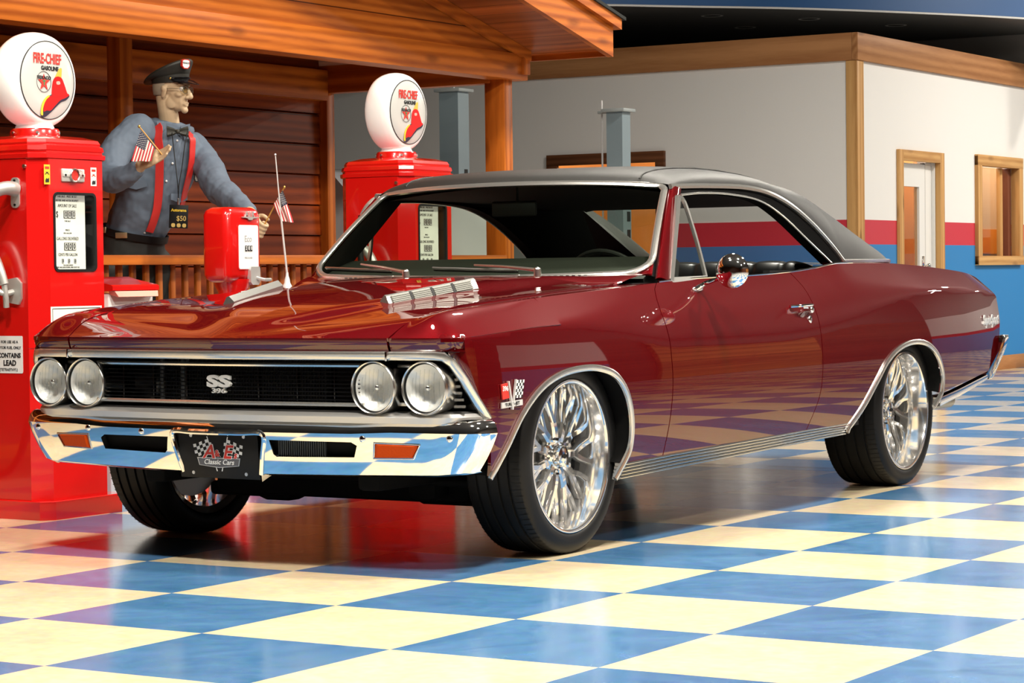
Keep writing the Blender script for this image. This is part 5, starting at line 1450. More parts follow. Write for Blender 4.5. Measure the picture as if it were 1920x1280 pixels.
    # lamp plate with sight glass
    q = MB(); q.box((PHX + .004, -.022, 1.362), (.010, .132, .052), .004); q.box((PHX + .010, -.022, 1.362), (.004, .128, .014), .001); q.build('lamp_plate', mat('pale_plate', (.55, .54, .50), .4, .3), p)
    for s in (-1, 1): q = MB(); q.cyl((PHX + .008, -.022 + s * .050, 1.362), (PHX + .013, -.022 + s * .050, 1.362), .005, n=10); q.build('plate_screw', DARK, p)
    FL = frame((PHX + .010, -.022, 1.362), (0, 1, 0), (0, 0, 1))
    q = MB(); q.lathe([(.026, 0), (.028, .006), (.025, .010), (.022, .008)], 32, FL); q.build('lamp_bezel', SATIN, p)
    q = MB(); q.lathe([(.0005, .004), (.0225, .004)], 28, FL); q.build('lamp_back', REDINK, p)
    q = MB(); q.lathe([(.0225, .006), (.0225, .018), (.019, .032), (.010, .040), (.0005, .042)], 28, FL); q.build('sight_glass', glassmat('sight_glass', (.98, .93, .92), 1.0), p)
    # stickers
    for yy, zz, w_, h_, mt in ((-.168, 1.362, .034, .078, YELLOW), (.105, 1.360, .034, .074, CREAM)):
        F_ = frame((PHX + .0006, yy, zz), (0, 1, 0), (0, 0, 1)); st_ = empty('sticker', parent=p)
        q = MB(); q.box((0, 0, 0), (w_, h_, .001), 0, M=F_); q.build('sticker_paper', mt, st_, smooth=False)
        q = MB(); q.box((0, h_ * .34, .001), (w_ * .7, h_ * .12, .0006), 0, M=F_); q.build('red_print', REDINK, st_, smooth=False)
        q = MB(); q.prism([(-w_ * .3, -.022), (-w_ * .1, -.014), (w_ * .1, -.018), (w_ * .32, -.012), (w_ * .3, -.030), (-w_ * .3, -.032)], .0012, F_); q.build('black_print', INK, st_, smooth=False)
        for a in (-.5, .5): q = MB(); q.box((0, .006, .001), (w_ * .6, .003, .0006), 0, M=F_ @ Matrix.Rotation(a, 4, 'Z')); q.build('cross_print', INK if mt is YELLOW else REDINK, st_, smooth=False)
    # lower plate
    F_ = frame((PHX + .001, -.010, .775), (0, 1, 0), (0, 0, 1))
    pl2 = empty('lower_plate', parent=p)
    q = MB(); q.box((0, 0, 0), (.30, .13, .002), 0, M=F_); q.build('plate_face', CREAM, pl2, smooth=False)
    q = MB(); loop_band(q, [tuple(F_ @ Vector((a, b_, .0014))) for a, b_ in ((-.142, -.058), (.142, -.058), (.142, .058), (-.142, .058))], [tuple(F_ @ Vector((a, b_, .0014))) for a, b_ in ((-.139, -.055), (.139, -.055), (.139, .055), (-.139, .055))]); q.build('plate_border', INK, pl2, smooth=False)
    # side with nozzle, hook and warning
    yS = -PHY
    F_ = frame((0.046, yS - .0006, .652), (1, 0, 0), (0, 0, 1)); wl = empty('warning_sign', parent=p)
    q = MB(); q.prism(round_rect(.075, .074, .006, 4), .0012, F_); q.build('sign_plate', WHITE, wl, smooth=False)
    lettering(wl, 'sign_lettering', INK, F_ @ Matrix.Translation((0, 0, .0018)), [('FOR USE AS A', .006, .050, .0155, .95, .0001), ('MOTOR FUEL ONLY', 0, .027, .0155, .95, .0001), ('CONTAINS', .004, -.004, .026, .92, .0008), ('LEAD', .006, -.034, .030, .95, .001), ('(TETRAETHYL)', 0, -.060, .0155, .95, 0)])
    q = MB(); q.prism(round_rect(.022, .060, .018, 5), .006, frame((.098, yS, 1.292), (1, 0, 0), (0, 0, 1))); q.build('hose_outlet_plate', CAST, p)
    for s in (-1, 1): q = MB(); q.cyl((.098, yS - .004, 1.292 + s * .048), (.098, yS - .010, 1.292 + s * .048), .005, n=8); q.build('outlet_screw', DARK, p)
    q = MB(); q.tube(spline([(.098, yS, 1.305), (.092, yS - .04, 1.310), (.072, yS - .075, 1.300), (.045, yS - .092, 1.27), (.022, yS - .098, 1.235)], 14), .027, 14, scale=list(np.linspace(1.1, .8, 14))); q.build('hose_elbow', CAST, p)
    q = MB(); q.cyl((.150, yS + .0, 1.395), (.150, yS - .010, 1.395), .008, n=10); q.build('side_bolt', SATIN, p)
    q = MB(); q.tube(spline([(.01, yS - .10, 1.235), (.005, yS - .115, 1.18), (.018, yS - .12, 1.02), (.050, yS - .12, .84), (.060, yS - .12, .70), (.050, yS - .12, .52), (.020, yS - .12, .34), (-.03, yS - .12, .22), (-.10, yS - .11, .16), (-.19, yS - .10, .22), (-.225, yS - .09, .45), (-.20, yS - .08, .62)], 60), .0155, 12); q.build('hose', RUBBER, p)
    hk = empty('nozzle_hook', parent=p)
    q = MB(); q.prism([(-.035, -.045), (.03, -.055), (.045, -.03), (.045, .03), (.02, .052), (-.03, .045)], .010, frame((.080, yS, .905), (1, 0, 0), (0, 0, 1))); q.build('hook_plate', CAST, hk)
    q = MB(); q.tube(spline([(.080, yS - .008, .90), (.072, yS - .05, .895), (.05, yS - .07, .91), (.02, yS - .075, .925)], 10), .012, 10); q.build('hook_arm', CAST, hk)
    nz = empty('nozzle', parent=p)
    q = MB(); q.tube(spline([(.075, yS - .050, .93), (.060, yS - .055, .98), (.030, yS - .06, 1.04), (-.01, yS - .065, 1.08), (-.07, yS - .07, 1.06)], 16), .024, 12, scale=list(np.linspace(.75, 1.1, 16))); q.build('nozzle_body', CAST, nz)
    q = MB(); q.tube(spline([(.075, yS - .050, .93), (.078, yS - .046, .88), (.075, yS - .040, .84)], 8), .012, 10); q.build('nozzle_spout', CAST, nz)
    q = MB(); q.tube(spline([(.045, yS - .06, 1.00), (.062, yS - .085, .98), (.060, yS - .10, .93), (.035, yS - .10, .91), (.005, yS - .09, .94), (-.005, yS - .075, 1.0)], 16), .006, 8); q.build('nozzle_guard', CAST, nz)
    return p
pump('fuel_pump', -2.715, 1.7165, 'red fuel pump at the left edge with a white lit globe, beside the car front')
pump('fuel_pump', -2.715, 4.300, 'red fuel pump partly behind the car windshield, its white globe above the car roof')

PALE = mat('pale_chrome', (.66, .66, .64), .25, .6)
# ================================================================== AIR METER
def rbox(w, d, h, r, n=5, k=3):
    """box with rounded vertical corners and rounded top/bottom, rows of loops"""
    rows = []
    for z, ins in [(0, r * .9)] + [(r * (1 - math.cos(a)), r * (1 - math.sin(a))) for a in np.linspace(.3, PI / 2, k)] + [(h - r * (1 - math.cos(a)), r * (1 - math.sin(a))) for a in np.linspace(PI / 2, .3, k)] + [(h, r * .9)]:
        rows.append([(x, y, z) for x, y in round_rect(d / 2 - ins, w / 2 - ins, max(.006, r - ins * .3), n)])
    return rows
a = empty('air_meter', (-2.695, 2.957, 0), 0, 'red air meter with white dial and chrome handle standing behind the hood', 'air meter')
q = MB(); q.loft([[(x, y, z + .925) for x, y, z in row] for row in rbox(.25, .155, .335, .036)]); q.build('meter_body', RED, a, angle=60)
q = MB(); q.lathe([(.085, .94), (.080, .91), (.066, .885), (.064, .80), (.064, .12), (.10, .06), (.13, .03), (.13, 0)], 32); q.build('pedestal', RED, a)
XF = .078
q = MB(); q.prism(round_rect(.076, .103, .014, 5), .003, frame((XF - .001, .018, 1.082), (0, 1, 0), (0, 0, 1))); q.build('dial_frame', RED, a, angle=30)
q = MB(); q.prism(round_rect(.070, .098, .010, 5), .004, frame((XF, .018, 1.082), (0, 1, 0), (0, 0, 1))); q.build('dial_face', WHITE, a, angle=30)
D = frame((XF + .0045, .010, 1.082), (0, 1, 0), (0, 0, 1)); GREYINK = mat('grey_ink', (.35, .35, .36), .6)
lettering(a, 'dial_script', GREYINK, D, [('Eco', .004, .036, .040, .9, 0)]); lettering(a, 'dial_print', GREYINK, D, [('TIRE FLATER', .004, -.048, .010, 1, 0)])
for i in range(3):
    q = MB(); q.box((0, 0, 0), (.0145, .025, .0015), .0004, M=D @ Matrix.Translation((-.012 + i * .0185, -.006, .001))); q.build('digit_window', INK, a)
    lettering(a, 'digit', WHITE, D @ Matrix.Translation((-.012 + i * .0185, -.006, .0022)), [('200'[i], 0, 0, .023, .7, .0003)])
F_ = frame((XF + .002, .030, 1.218), (0, 1, 0), (0, 0, 1)); 
for i, ch in enumerate('AIR'): q = MB(); q.text(ch, .034, F_ @ Matrix.Translation((-.022 + i * .022, .010, 0)), .004, 1, .0004); q.build('badge_letter', PALE, a, smooth=False)
q = MB(); q.prism([(-.060, -.004), (-.02, -.008), (-.012, -.015), (.012, -.015), (.02, -.008), (.060, -.004), (.060, -.001), (-.060, -.001)], .006, F_); q.build('badge_wing', PALE, a, smooth=False)
q = MB(); q.prism([(-.030, .040), (.030, .040), (.034, .030), (.034, -.030), (.022, -.042), (-.022, -.042), (-.034, -.030), (-.034, .030)], .020, frame((XF - .004, .050, .955), (0, 1, 0), (0, 0, 1))); q.build('handle_housing', PALE, a, angle=30)
q = MB(); q.tube([(XF + .012, .060, .945), (XF + .045, .075, .935), (XF + .046, .12, .935)], .008, 10); q.build('crank', PALE, a)

# ================================================================== SERVICE BOX
b0 = empty('service_box', (-2.835, 2.290, 0), 0, 'white service box with red lid standing between the left pump and the air meter', 'box')
q = MB(); q.boxmm((-.17, -.145, .0), (.12, .145, .885), .006); q.build('box_body', WHITE, b0)
q = MB(); q.loft([[(-.20, y, .952), (-.02, y, .956), (.02, y, .945), (.140, y, .922), (.150, y, .916), (.150, y, .898), (.13, y, .895), (-.20, y, .895)] for y in (-.150, .150)]); q.build('box_lid', RED, b0, angle=20)
q = MB(); q.loft([[(.120, y, .898), (.152, y * .98, .895), (.163, y * .9, .872), (.158, y * .9, .870), (.118, y * .95, .882)] for y in (-.142, .142)]); q.build('lid_flap', mat('pale_red_flap', (.75, .30, .22), .4), b0, angle=20)
# ================================================================== ATTENDANT
SKIN = mat('aged_skin', (.62, .46, .29), .55, var=(14, (.48, .33, .19)))
SHIRT = mat('grey_blue_twill', (.100, .135, .185), .75, var=(5, (.130, .165, .215)))
TROUS = mat('charcoal_trouser_cloth', (.022, .024, .022), .7)
CAPM = mat('black_cap_cloth', (.016, .016, .012), .5); REDCLOTH = mat('red_strap', (.58, .025, .02), .5)
man = empty('person', (-4.24, 4.09, .03), 0, 'person in grey work shirt, red suspenders and black cap leaning over the cedar rail', 'person')
PO = Vector((-4.24, 4.09, .03))
def rel(p): return Vector(p) - PO
SPINE = [(-4.240, 4.092, 1.00), (-4.240, 4.092, 1.058), (-4.221, 4.085, 1.191), (-4.168, 4.097, 1.298), (-4.127, 4.102, 1.394), (-4.082, 4.110, 1.503), (-4.043, 4.114, 1.598), (-4.018, 4.117, 1.672), (-4.004, 4.119, 1.725), (-3.996, 4.121, 1.765)]
AB = [(.162, .125), (.160, .125), (.152, .122), (.162, .130), (.176, .138), (.192, .140), (.204, .132), (.196, .108), (.115, .085), (.078, .076)]
FW = Vector((.747, -.665, 0)); LW = Vector((.665, .747, 0))
def ring_frame(i, P):
    t = (Vector(P[min(i + 1, len(P) - 1)]) - Vector(P[max(i - 1, 0)])).normalized()
    l = (LW - t * LW.dot(t)).normalized(); f = l.cross(t).normalized()
    if f.dot(FW) < 0: f = -f
    return l, f, t
SPS = [Vector(p) for p in spline(SPINE, 37)]
_k = np.linspace(0, 1, 37); _L = np.concatenate([[0], np.cumsum([(Vector(SPINE[i + 1]) - Vector(SPINE[i])).length for i in range(len(SPINE) - 1)])]); _L /= _L[-1]
Aw = pchip(list(zip(_L, [a for a, b in AB]))); Bw = pchip(list(zip(_L, [b for a, b in AB])))
def torso_pt(u, th, o=0.0, k=1.0):
    i = int(round(u * 36)); i = min(36, max(0, i)); l, f, t = ring_frame(i, SPS)
    f0 = u * 36 - i; c = SPS[i] + (SPS[min(36, i + 1)] - SPS[i]) * max(0, f0)
    a = float(Aw(u)) * k; b = float(Bw(u)) * k; e = .82
    s_, c_ = math.sin(th), math.cos(th)
    d = l * (a * math.copysign(abs(s_) ** e, s_)) + f * (b * math.copysign(abs(c_) ** e, c_))
    return rel(c + d + d.normalized() * o)
def torso(mb, k=1.0, u0=0, u1=1):
    mb.loft([[tuple(torso_pt(u, 2 * PI * j / 28, 0, k)) for j in range(28)] for u in np.linspace(u0, u1, 30)])
def limb(mb, pts, rad, n=16, m=20, k=1.0):
    P = spline([tuple(rel(p)) for p in pts], m); R_ = pchip([(i / (len(rad) - 1), r) for i, r in enumerate(rad)])
    rr = [float(R_(i / (m - 1))) * k for i in range(m)]
    mb.tube(P, 1.0, n, scale=rr, up=(.1, .2, 1))
    mb.sphere(P[0], rr[0] * .99, n=16); mb.sphere(P[-1], rr[-1] * .99, n=16)
RARM = [(-4.080, 3.905, 1.702), (-4.085, 3.785, 1.590), (-4.005, 3.650, 1.450), (-3.870, 3.605, 1.452), (-3.770, 3.598, 1.496)]
LARM = [(-3.960, 4.290, 1.615), (-3.825, 4.205, 1.511), (-3.665, 4.086, 1.402), (-3.469, 3.966, 1.325), (-3.275, 3.858, 1.250)]
def remesh(o, v, sm=4, disp=None):
    md = o.modifiers.new('fuse', 'REMESH'); md.mode = 'VOXEL'; md.voxel_size = v; md.use_smooth_shade = True
    if disp:
        tx = bpy.data.textures.new('folds', 'CLOUDS'); tx.noise_scale = disp[0]; tx.noise_depth = 2
        dm = o.modifiers.new('folds', 'DISPLACE'); dm.texture = tx; dm.strength = disp[1]; dm.mid_level = .5; dm.texture_coords = 'LOCAL'
    if sm: s2 = o.modifiers.new('soften', 'SMOOTH'); s2.iterations = sm; s2.factor = .5
    return o
# ---- head frame
HS = .95
HF = Vector((.975, .180, -.04)).normalized(); HL = Vector((-.17, .985, .0)); HL = (HL - HF * HL.dot(HF)).normalized(); HU = HF.cross(HL).normalized()
HM = Matrix((HF, HL, HU)).transposed().to_4x4(); HM.translation = rel((-3.968, 4.092, 1.905))
HM = HM @ Matrix.Scale(HS, 4)
def hp_(x, y, z): return HM @ Vector((x, y, z))
body = MB()
def hs(c, r, rot=None, n=28):
    T = HM @ Matrix.Translation(c)
    if rot: T = T @ Euler(rot).to_matrix().to_4x4()
    b = bmesh.new(); bmesh.ops.create_uvsphere(b, u_segments=n, v_segments=n // 2, radius=1); body.bm(b, T @ Matrix.Diagonal((*r, 1)))
hs((-.008, 0, .045), (.097, .074, .085)); hs((.040, 0, -.020), (.054, .054, .082)); hs((.040, 0, -.072), (.048, .042, .036)); hs((.083, 0, -.100), (.019, .021, .019))
for s in (1, -1):
    hs((.024, s * .044, -.062), (.030, .010, .034), (0, 0, -s * .25)); hs((.066, s * .043, -.020), (.022, .017, .015)); hs((.072, s * .030, .036), (.020, .028, .011), (0, .2, -s * .3))
    hs((.103, s * .013, -.034), (.013, .009, .010)); hs((-.004, s * .074, -.006), (.019, .007, .036), (s * .12, .25, s * .35)); hs((-.010, s * .078, .012), (.014, .008, .016), (0, .2, s * .4))
    hs((.072, s * .028, -.060), (.010, .010, .026), (0, .35, 0))
body.tube([tuple(hp_(*p)) for p in spline([(.088, 0, .030), (.099, 0, .008), (.111, 0, -.014), (.117, 0, -.027)], 8)], .0125 * HS, 12, scale=np.linspace(.8, 1.2, 8), up=(0, 0, 1))
hs((.1165, 0, -.029), (.0165, .0145, .0145)); hs((.0935, 0, -.062), (.011, .022, .0065)); hs((.0925, 0, -.0745), (.011, .019, .0065)); hs((.088, 0, -.068), (.010, .024, .010))
neck = [tuple(hp_(-.030, 0, -.02)), tuple(hp_(-.022, 0, -.09)), tuple(rel((-4.004, 4.113, 1.74))), tuple(rel((-4.03, 4.115, 1.66)))]
P = spline(neck, 10); body.tube(P, 1, 20, scale=[.056, .054, .052, .051, .051, .053, .056, .062, .070, .078], up=(1, 0, 0))
torso(body, .90, 0, .93)
limb(body, RARM, (.060, .052, .047, .042, .031), k=1); limb(body, LARM, (.060, .052, .047, .042, .031), k=1)
def finger(pts, r0, r1):
    Pp = spline([tuple(rel(p)) for p in pts], 12); body.tube(Pp, 1, 10, scale=list(np.linspace(r0, r1, 12)), up=(.3, .3, .9)); body.sphere(Pp[-1], r1 * 1.0, n=10)
# right hand held out flat, palm down, fingers forward
W0 = Vector((-3.765, 3.597, 1.498)); K0 = Vector((-3.678, 3.612, 1.540)); du = (K0 - W0).normalized(); sd = Vector((.30, -.50, -.80)); sd = (sd - du * sd.dot(du)).normalized(); nn = du.cross(sd).normalized()
secs = []
for t, w_, h_ in ((-.15, .026, .022), (.25, .032, .019), (.6, .040, .018), (1.0, .043, .015), (1.12, .040, .011)):
    c = W0.lerp(K0, t); secs.append([tuple(rel(c + sd * (w_ * math.cos(a)) + nn * (h_ * math.sin(a)))) for a in np.linspace(0, 2 * PI, 16, endpoint=False)])
body.loft(secs)
for j, (off_, ln) in enumerate(((-.031, .080), (-.011, .090), (.010, .084), (.030, .066))):
    b0_ = K0 + sd * off_ + du * .004; d1 = (du + Vector((.10, .32, .05)) * .5 - sd * (off_ * 3)).normalized()
    finger([b0_ - du * .02, b0_ + d1 * ln * .40 + nn * .003, b0_ + d1 * ln * .75 + nn * -.001, b0_ + d1 * ln - nn * .008], .0098, .0076)
th0 = W0.lerp(K0, .35) - sd * .028
finger([th0 - du * .01, th0 + du * .022 - sd * .020 + nn * .004, th0 + du * .050 - sd * .024 + nn * .004, th0 + du * .072 - sd * .014 + nn * .002], .0125, .0088)
# left hand closed round the second flag's stick
W1 = Vector((-3.275, 3.858, 1.250)); G1 = Vector((-3.165, 3.785, 1.178)); dv = (G1 - W1).normalized(); stick = Vector((.55, .0, .835)).normalized(); pn = dv.cross(stick).normalized()
secs = []
for t, w_, h_ in ((-.1, .026, .022), (.3, .034, .020), (.65, .040, .019), (.92, .040, .016)):
    c = W1.lerp(G1, t) + pn * .020; secs.append([tuple(rel(c + stick * (w_ * math.cos(a)) + pn * (h_ * math.sin(a)))) for a in np.linspace(0, 2 * PI, 16, endpoint=False)])
body.loft(secs)
for j in range(4):
    b0_ = W1.lerp(G1, .88) + stick * (.030 - j * .020) + pn * .020
    finger([b0_, b0_ + dv * .030 - pn * .004, b0_ + dv * .034 - pn * .030, b0_ + dv * .008 - pn * .040, b0_ - dv * .010 - pn * .026], .0098, .0080)
b0_ = W1.lerp(G1, .45) + stick * .034
finger([b0_, b0_ + dv * .030 + stick * .018 - pn * .008, b0_ + dv * .052 + stick * .014 - pn * .026], .0118, .0088)
limb(body, [(-4.24 + .07, 4.09 + .09, .98), (-4.27, 4.20, .50), (-4.30, 4.22, .10)], (.085, .058, .045)); limb(body, [(-4.24 - .06, 4.09 - .06, .98), (-4.32, 3.98, .50), (-4.36, 3.98, .10)], (.085, .058, .045))
bo = remesh(body.build('body', SKIN, man), .0042, 3)
# eyes, glasses
EYE = mat('eye_white', (.75, .72, .66), .2)
for s in (1, -1):
    q = MB(); q.sphere(tuple(hp_(.0795, s * .029, .012)), .0135, n=16); q.build('eye', EYE, man)
    q = MB(); q.sphere(tuple(hp_(.0905, s * .029, .012)), .0055, n=12); q.build('iris', DARK, man)
g_ = empty('glasses', parent=man)
for s in (1, -1):
    cc = hp_(.106, s * .033, .006); q = MB()
    lp = [tuple(cc + (HL * math.cos(a) * .024 + HU * math.sin(a) * .019) * HS - HF * (.006 * abs(math.cos(a)) if s * math.cos(a) > 0 else 0)) for a in np.linspace(0, 2 * PI, 24, endpoint=False)]
    q.tube(lp, .0016, 6, closed=True, up=tuple(HF)); q.tube([tuple(hp_(.100, s * .056, .010)), tuple(hp_(.04, s * .074, .012)), tuple(hp_(-.006, s * .079, .010))], .0016, 6); q.build('glasses_frame', mat('wire_frame', (.25, .22, .15), .3, .8), g_)
    q = MB(); q.add(lp, [tuple(range(24))]); q.build('glasses_lens', glassmat('spectacle_lens', (.72, .66, .50), .6), g_, smooth=False)
q = MB(); q.tube([tuple(hp_(.104, .010, .010)), tuple(hp_(.107, 0, .013)), tuple(hp_(.104, -.010, .010))], .0016, 6); q.build('glasses_bridge', SATIN, g_)
# hair under the cap
q = MB()
q.loft([[tuple(hp_(-.008 + r1 * math.cos(a), r2 * math.sin(a), z)) for a in np.linspace(1.5, 2 * PI - 1.5, 30)] for z, r1, r2 in ((.055, .101, .0775), (.030, .101, .0775), (.005, .099, .0755), (-.020, .095, .070), (-.024, .090, .066))], closed=False, caps=False)
q.build('hair', mat('grey_hair', (.33, .27, .19), .8, bump=(300, .5)), man)
# cap
cp = empty('cap', parent=man)
def cring(rx, ry, z, cx_=-.008, tilt=0, n=40): return [tuple(hp_(cx_ + rx * math.cos(a), ry * math.sin(a), z + tilt * rx * math.cos(a))) for a in np.linspace(0, 2 * PI, n, endpoint=False)]
q = MB(); q.loft([cring(.104, .082, .042, tilt=.05), cring(.106, .084, .060, tilt=.10), cring(.107, .085, .078, tilt=.16)]); q.build('cap_band', CAPM, cp)
q = MB(); q.loft([cring(.105, .083, .072, tilt=.14), cring(.112, .090, .084, tilt=.30), cring(.134, .110, .096, -.020, .46), cring(.137, .113, .105, -.022, .48), cring(.128, .105, .116, -.022, .48), cring(.085, .075, .126, -.016, .46), cring(.03, .026, .128, -.010, .44)])
cr_ = q.build('cap_crown', CAPM, cp, angle=70)
q = MB(); rows = []
for a in np.linspace(-1.15, 1.15, 25):
    k = max(0, math.cos(a / 1.15 * PI / 2)) ** .6; x0, y0 = -.008 + .106 * math.cos(a), .084 * math.sin(a)
    rows.append([tuple(hp_(x0 + .062 * k * t * math.cos(a * .7), y0 + .030 * k * t * math.sin(a), .060 + .006 * math.cos(a) - .026 * t * t * k - dz)) for t, dz in ((0, 0), (.5, 0), (1, 0), (1, .004), (.5, .004), (0, .004))])
q.loft(rows); q.build('cap_visor', GLOSSBLACK, cp)
q = MB(); q.tube([tuple(hp_(-.008 + .110 * math.cos(a), .0875 * math.sin(a), .062 + .012 * math.cos(a))) for a in np.linspace(-1.1, 1.1, 20)], .004, 6); q.build('cap_strap', GLOSSBLACK, cp)
for s in (1, -1): q = MB(); q.sphere(tuple(hp_(-.008 + .108 * math.cos(1.15), s * .088 * math.sin(1.15), .066)), .007, n=12); q.build('cap_button', mat('brass', (.72, .50, .14), .25, 1), cp)
ba = -.42; bc = hp_(-.012 + .129 * math.cos(ba), .108 * math.sin(ba), .094 + .052); bn = (HF * math.cos(ba) + HL * math.sin(ba) - HU * .35).normalized()
BX = HU.cross(bn).normalized(); FB = frame(bc + bn * .004, BX, HU)
bd = empty('cap_badge', parent=cp)
bd_par = cp
bpy.data.objects.remove(bd)
for nm, mt, k, z in (('badge_border', REDINK, 1, .003), ('badge_field', WHITE, .84, .0036)):
    q = MB(); q.prism([(-.024 * k, .018 * k), (-.012 * k, .024 * k), (.012 * k, .024 * k), (.024 * k, .018 * k), (.024 * k, -.012 * k), (.012 * k, -.024 * k), (-.012 * k, -.024 * k), (-.024 * k, -.012 * k)], z, FB, -.012); q.build(nm, mt, cp, smooth=False)
q = MB(); q.text('TEXACO', .0125, FB @ Matrix.Translation((0, .004, .0042)), .0004, .85, .0003); q.build('badge_lettering', INK, cp, smooth=False)
# shirt
q = MB(); torso(q, 1.0, .04, .985)
limb(q, [(-4.062, 3.940, 1.700)] + RARM[1:4] + [(-3.800, 3.598, 1.485)], (.092, .082, .078, .066, .048)); limb(q, [(-3.985, 4.270, 1.615)] + LARM[1:4] + [(-3.335, 3.892, 1.273)], (.092, .078, .076, .066, .050))
sh = remesh(q.build('shirt', SHIRT, man), .0065, 5, (.085, .022))
q = MB(); q.tube([tuple(torso_pt(.955, a, .004)) for a in np.linspace(.35, 2 * PI - .35, 24)], .013, 8, sy=1.6, up=(0, 0, 1)); q.build('collar', SHIRT, man)
for s in (1, -1):
    a0 = torso_pt(.965, s * .25, .012); q = MB(); q.prism([(0, 0), (s * .050, .010), (s * .040, -.055), (s * .004, -.030)], .006, frame(a0, LW, Vector((FW.x * -.1, FW.y * -.1, 1)))); q.build('collar_wing', SHIRT, man, smooth=False)
for k in range(6): q = MB(); q.sphere(tuple(torso_pt(.88 - k * .12, .10, .004)), .006, (1, 1, 1), 10); q.build('shirt_button', WHITE, man)
for s, u, th in ((-1, .56, -.52), (1, .56, .62)):
    F_ = frame(torso_pt(u, th, .010), LW * math.cos(th) - FW * math.sin(th), (0, 0, 1)); q = MB(); q.prism([(-.058, .020), (.058, .020), (.058, -.012), (0, -.026), (-.058, -.012)], .004, F_, -.004); q.build('pocket_flap', SHIRT, man, smooth=False)
# trousers, belt, shoes
q = MB(); q.loft([[tuple(torso_pt(u, 2 * PI * j / 28, .006, 1.02)) for j in range(28)] for u in np.linspace(0, .215, 8)])
limb(q, [(-4.24 + .06, 4.09 + .07, 1.0), (-4.25, 4.19, .55), (-4.29, 4.21, .10)], (.125, .088, .085), m=14); limb(q, [(-4.24 - .06, 4.09 - .07, 1.0), (-4.31, 3.99, .55), (-4.35, 3.98, .10)], (.125, .088, .085), m=14)
remesh(q.build('trousers', TROUS, man), .0085, 3, (.10, .014))
q = MB(); q.sweep([tuple(torso_pt(.225, a, .020)) for a in np.linspace(0, 2 * PI, 40, endpoint=False)], [(-.004, -.018), (-.004, .018), (.004, .018), (.004, -.018)], closed=True, up=(.3, 0, 1)); q.build('belt', BLACK, man)
for th in (-.42, -1.25):
    q = MB(); q.box((0, 0, 0), (.062, .030, .006), .002, M=frame(torso_pt(.225, th, .028), LW * math.cos(th) - FW * math.sin(th), (.25, 0, 1))); q.build('belt_plate', mat('pale_brass', (.60, .50, .30), .35, .8), man)
for x, y in ((-4.29, 4.21), (-4.35, 3.98)):
    q = MB(); q.loft([[tuple(Vector((x + .28 * t - .09 - PO.x, y + w_ * math.cos(a) - .06 * t - PO.y, max(0, h_ * math.sin(a)) + .0))) for a in np.linspace(0, 2 * PI, 16, endpoint=False)] for t, w_, h_ in ((0, .028, .07), (.15, .040, .10), (.45, .042, .09), (.8, .048, .055), (1, .025, .035))]); q.build('shoe', GLOSSBLACK, man)
# suspenders
def strap(pts, nm):
    n = 26; us = np.linspace(0, 1, n); U = pchip([(i / (len(pts) - 1), p[0]) for i, p in enumerate(pts)]); T = pchip([(i / (len(pts) - 1), p[1]) for i, p in enumerate(pts)])
    P = [torso_pt(float(U(t)), float(T(t)), .017 + .016 * max(0, (float(U(t)) - .6) / .3)) for t in us]; P = [Vector(p) for p in spline([tuple(p) for p in P[::3]] + [tuple(P[-1])], 30)]
    N = []
    for i, t in enumerate(np.linspace(0, 1, 30)):
        a = torso_pt(float(U(t)), float(T(t)), 0); b = torso_pt(float(U(t)), float(T(t)), .05); N.append(tuple((b - a).normalized()))
    q = MB(); q.sweep([tuple(p) for p in P], [(-.021, -.002), (-.021, .003), (.021, .003), (.021, -.002)], ups=N); q.build(nm, REDCLOTH, man)
strap([(.955, -.50), (.94, -.36), (.90, -.24), (.80, -.14), (.62, -.02), (.44, .10), (.30, .16)], 'suspender')
strap([(.945, .56), (.92, .42), (.88, .40), (.80, .46), (.66, .62), (.5, .92), (.38, 1.12)], 'suspender')
# bow tie
q = MB(); bt = rel((-3.893, 4.045, 1.694)); 
for s in (1, -1):
    q.loft([[tuple(bt + LW * (s * x) + Vector((0, 0, z * h_)) + FW * y_) for z, y_ in ((-1, 0), (-.6, .010), (0, .004), (.6, .010), (1, 0), (.5, -.008), (-.5, -.008))] for x, h_ in ((.004, .010), (.025, .020), (.050, .028), (.055, .027))])
q.sphere(tuple(bt + FW * .006), .012, n=12); q.build('bow_tie', mat('olive_plaid_tie', (.05, .05, .035), .6, var=(90, (.012, .012, .010))), man, angle=60)
# patches
F_ = frame(torso_pt(.80, -.46, .030), LW * math.cos(-.46) - FW * math.sin(-.46), (.2, 0, 1)); q = MB(); q.prism(round_rect(.030, .018, .012, 4), .003, F_); q.build('name_patch', REDINK, man, smooth=False)
q = MB(); q.prism(round_rect(.025, .013, .009, 4), .0036, F_); q.build('patch_field', WHITE, man, smooth=False)
F_ = frame(torso_pt(.72, .84, .026), LW * math.cos(.84) - FW * math.sin(.84), (.2, 0, 1)); q = MB(); q.prism([(-.026, .020), (-.012, .032), (.012, .032), (.026, .020), (.026, -.018), (.012, -.032), (-.012, -.032), (-.026, -.018)], .003, F_); q.build('shield_patch', INK, man, smooth=False)
q = MB(); q.prism([(-.020, .016), (-.009, .026), (.009, .026), (.020, .016), (.020, -.014), (.009, -.026), (-.009, -.026), (-.020, -.014)], .0038, F_); q.build('shield_field', CREAM, man, smooth=False)
q = MB(); q.text('ROUTE', .012, F_ @ Matrix.Translation((0, .004, .0044)), .0004, .8, .0002) if False else q.prism([(-.012, -.004), (.012, -.004), (.012, .006), (-.012, .006)], .0042, F_); q.build('shield_print', INK, man, smooth=False)

